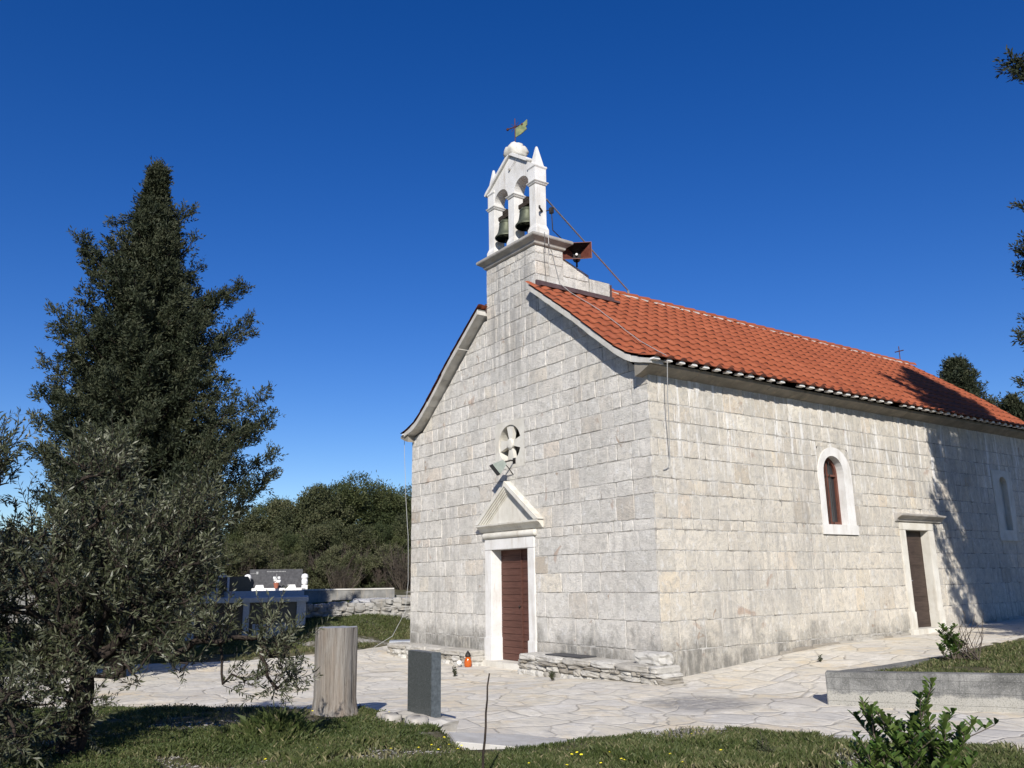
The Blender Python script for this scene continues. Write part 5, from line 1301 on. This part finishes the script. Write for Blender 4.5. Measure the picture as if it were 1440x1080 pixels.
def weed(px, py, d, h, n, label, seed, mat='grass_leaf'):
    rs = np.random.RandomState(seed); np.random.seed(seed); p = at(px, py, d); z = max(gz(p.x, p.y), float(pave_z(p.x, p.y))); t = empty('weed', (p.x, p.y, z), 0, label, 'weed'); ps = []; C = []; D = []
    for i in range(n):
        e = np.array([rs.randn()*h*.16, rs.randn()*h*.16, h*rs.uniform(.4, 1)]); ps.append((np.array([[0, 0, 0], e*.5+rs.randn(3)*.01, e]), np.array([.004, .003, .0015])))
        for q in np.linspace(.1, .95, int(6+h*22)): C.append(e*q); D.append(nrm(np.array([[rs.randn(), rs.randn(), .6]]))[0])
    V, Q, tt = leaf_arrays(np.array(C), np.array(D), 2, .006, .045, .014, .4, np.full(len(C), .3)); np_mesh('leaves', V, Q, tt, 'wood_leaf', t); V, Q, tt = tube_arrays(ps, 4); np_mesh('stems', V, Q, tt, 'dry_twig', t)
weed(1070, 1020, 7.6, .22, 6, 'small upright weed at the grass edge left of the concrete wall', 41)
weed(1078, 1023, 7.5, .12, 6, 'low bushy weed touching the upright weed at the grass edge', 42)
weed(1182, 1034, 7.0, .12, 3, 'tiny sprouting weed on the paving edge left of the bright shrub', 43)
weed(640, 918, 16.3, .18, 8, 'green weed growing at the foot of the left bench', 44)
weed(776, 930, 14.9, .2, 8, 'green weed growing from the right bench near the slate slab', 45)
weed(1152, 908, 15.6, .10, 5, 'small weed at the foot of the side wall', 46)

# ------------------------------------------------------------------ grass
def blades(name, X, Y, Z, h, w, tone, mat='grass_leaf', lean=.35):
    m = len(X); a = np.random.uniform(0, 6.28, m); u = np.stack([np.cos(a), np.sin(a), np.zeros(m)], 1); ln = np.random.randn(m, 3)*lean; ln[:, 2] = 1; dvv = nrm(ln)
    b = np.stack([X, Y, Z-.006], 1); h = h[:, None]; w = w[:, None]; bend = np.stack([np.random.randn(m), np.random.randn(m), np.zeros(m)], 1)*h*.25
    V = np.stack([b-u*w/2, b+u*w/2, b+dvv*h*.6+u*w*.35, b+dvv*h+bend], 1).reshape(-1, 3); Q = np.arange(m*4).reshape(-1, 4)
    return V, Q, np.clip(tone, 0, 1)
np.random.seed(77)
def sample_view(n, dmin, dmax, pxa=-80, pxb=1520, bias=1.6):
    d = dmin+(dmax-dmin)*np.random.uniform(0, 1, n)**bias; px = np.random.uniform(pxa, pxb, n)
    r = RM @ np.stack([px-720, np.full(n, 280.), np.full(n, f_px)]); h = np.hypot(r[0], r[1]); return CAM[0]+r[0]/h*d, CAM[1]+r[1]/h*d, d
parts = []
X, Y, dd = sample_view(620000, 3.6, 13.5, bias=1.35)
e = edge_dist(X, Y); patch = vnoise(X, Y, 1.1, 31)*.6+vnoise(X, Y, 3.1, 32)*.4; right = sst(5.5, 7.5, X+Y*.2)
patch = patch+.14*sst(3.5, 6, X)-.05; bare = (patch > .505)&(np.random.rand(len(X)) < .93); keep = (e > .0+np.random.uniform(-.05, .08, len(X)))&(~bare); keep &= ~((X > 2.45)&(X < 3.62)&(Y > -5.85)&(Y < -4.5)&(np.random.rand(len(X)) < .97))
X, Y, dd, patch = X[keep], Y[keep], dd[keep], patch[keep]; Z = ground_z(X, Y); hgt = (.018+.045*vnoise(X, Y, 2.3, 33)**1.5+.02*np.random.rand(len(X)))*(1+.5*(vnoise(X, Y, .8, 35) > .62))
tuft = np.exp(-((X-1.9)**2+(Y+7.05)**2)/.10); hgt = hgt*(1+2.0*tuft)
parts.append(blades('', X, Y, Z, hgt, np.random.uniform(.003, .0065, len(X)), .30+.9*(patch-.3)+np.random.uniform(-.18, .28, len(X))-.15*tuft+(np.random.rand(len(X)) < .06)*.5))
# broad clover leaves near the edge on the left
m = (np.random.rand(len(X)) < .16)&(X < 3.2); b = np.stack([X[m], Y[m], Z[m]+hgt[m]*.7], 1)
V, Q, tt = leaf_arrays(b, np.tile([0, 0, .5], (len(b), 1)), 2, .008, .02, .014, 1.0, np.full(len(b), .25)); parts.append((V, Q, tt))
V, Q, tt = cat_arrays(parts); go = np_mesh('meadow_grass', V, Q, tt, 'grass_leaf'); tag(go, 'short green meadow grass with clover in the foreground', 'grass', kind='stuff')
# raised lawn
n = 130000; X = np.random.uniform(3, 9, n); Y = np.random.uniform(-.3, 9, n); k = in_bed(X, Y, .0)&(X < 10.1-(Y+10.1)*.40+.6)&(vnoise(X, Y, 2.0, 36) < .74); X, Y = X[k], Y[k]
V, Q, tt = blades('', X, Y, lawn_z(X, Y), np.random.uniform(.02, .07, len(X)), np.random.uniform(.005, .010, len(X)), .35+np.random.uniform(-.25, .55, len(X))); o = np_mesh('lawn_grass', V, Q, tt, 'grass_leaf'); tag(o, 'short patchy grass on the raised bed', 'grass', kind='stuff')
# far grass between the paving and the dry stone wall
n = 220000; X = np.random.uniform(-17, -8.3, n); Y = np.random.uniform(-9, 4, n); left = far_line(Y)-X; k = (left > .12)&((vnoise(X, Y, 1.6, 37) < .66)|(left > 1.2)); X, Y, left = X[k], Y[k], left[k]
V, Q, tt = blades('', X, Y, ground_z(X, Y), np.random.uniform(.03, .09, len(X)), np.random.uniform(.008, .016, len(X)), .30+.35*np.exp(-left)+np.random.uniform(-.2, .3, len(X))); o = np_mesh('far_grass', V, Q, tt, 'grass_leaf'); tag(o, 'green grass bank between the paving and the dry stone wall', 'grass', kind='stuff')
# pebbles in the bare patches
np.random.seed(5); X, Y, dd = sample_view(46000, 3.6, 10, bias=1.3); e = edge_dist(X, Y); patch = vnoise(X, Y, 1.1, 31)*.6+vnoise(X, Y, 3.1, 32)*.4; patch = patch+.14*sst(3.5, 6, X)-.05; k = (e > .05)&(patch > .485)&(np.random.rand(len(X)) < .85); X, Y = X[k], Y[k]; Z = ground_z(X, Y)
s = np.random.uniform(.004, .016, len(X)); P0 = np.stack([X, Y, Z], 1); oc = np.array([[1, 0, 0], [0, 1, 0], [-1, 0, 0], [0, -1, 0], [.3, .2, .6]]); V = []; 
ang = np.random.uniform(0, 6.28, len(X)); ca, sa = np.cos(ang), np.sin(ang); rows = []
for c in oc: rows.append(np.stack([X+(c[0]*ca-c[1]*sa)*s*np.random.uniform(.7, 1.3, len(X)), Y+(c[0]*sa+c[1]*ca)*s, Z+c[2]*s+.002], 1))
V = np.stack(rows, 1).reshape(-1, 3); b = np.arange(len(X))*5; Q = np.concatenate([np.stack([b+i, b+(i+1) % 4, b+4], 1) for i in range(4)]); o = np_mesh('gravel', V, Q, np.random.rand(len(Q)), 'bench_stone', None, 3); tag(o, 'small pale gravel in the bare patches of the meadow', 'gravel', kind='stuff')
# yellow flowers
def flower(x, y, i, proto=[None]):
    z = gz(x, y)
    if proto[0] is None:
        t = empty('yellow_flower'); mb = MB(); n = 9
        for k in range(n):
            a = 2*math.pi*k/n; u = Vector((math.cos(a), math.sin(a), 0)); w = Vector((-u.y, u.x, 0)); c = Vector((0, 0, .05))
            mb.add([c, c+u*.010+w*.004+Vector((0, 0, .002)), c+u*.016, c+u*.010-w*.004+Vector((0, 0, .002))], [(0, 1, 2, 3)])
        mb.lathe([(.001, .048), (.005, .051), (.003, .055)], (0, 0, 0), 8); mb.build('blossom', 'petal_yellow', t, fix=False); mb = MB(); mb.tube([(0, 0, 0), (.004, 0, .03), (0, 0, .05)], .0012, 4); mb.build('stem', 'grass_leaf', t); proto[0] = t; o = t
    else: o = copy_tree(proto[0])
    s_ = rnd(.7, 1.15); o.location = (x, y, z); o.scale = (s_, s_, rnd(.9, 1.4)); o.rotation_euler = (rnd(-.2, .2), rnd(-.2, .2), rnd(0, 6)); tag(o, 'small yellow wildflower in the foreground meadow', 'flower', 'yellow wildflowers in the meadow')
for (px, py) in ((440, 1002), (547, 1002), (550, 1053), (608, 1048), (616, 1056), (623, 1040), (632, 1047), (590, 1052), (650, 1050), (645, 1056), (813, 1060), (818, 1063), (846, 1072), (856, 1058), (796, 1076), (745, 1073), (877, 1072), (944, 1061), (972, 1032), (1015, 1058), (803, 1064), (875, 1066), (960, 1075), (370, 1012), (385, 1008), (448, 1052), (375, 1070)):
    r = ray(px, py); zz_ = .22; tt_ = (zz_-CAM[2])/r[2]; q = CAM+r*tt_; tt_ = (gz(q[0], q[1])+.05-CAM[2])/r[2]; q = CAM+r*tt_; flower(q[0], q[1], 0)
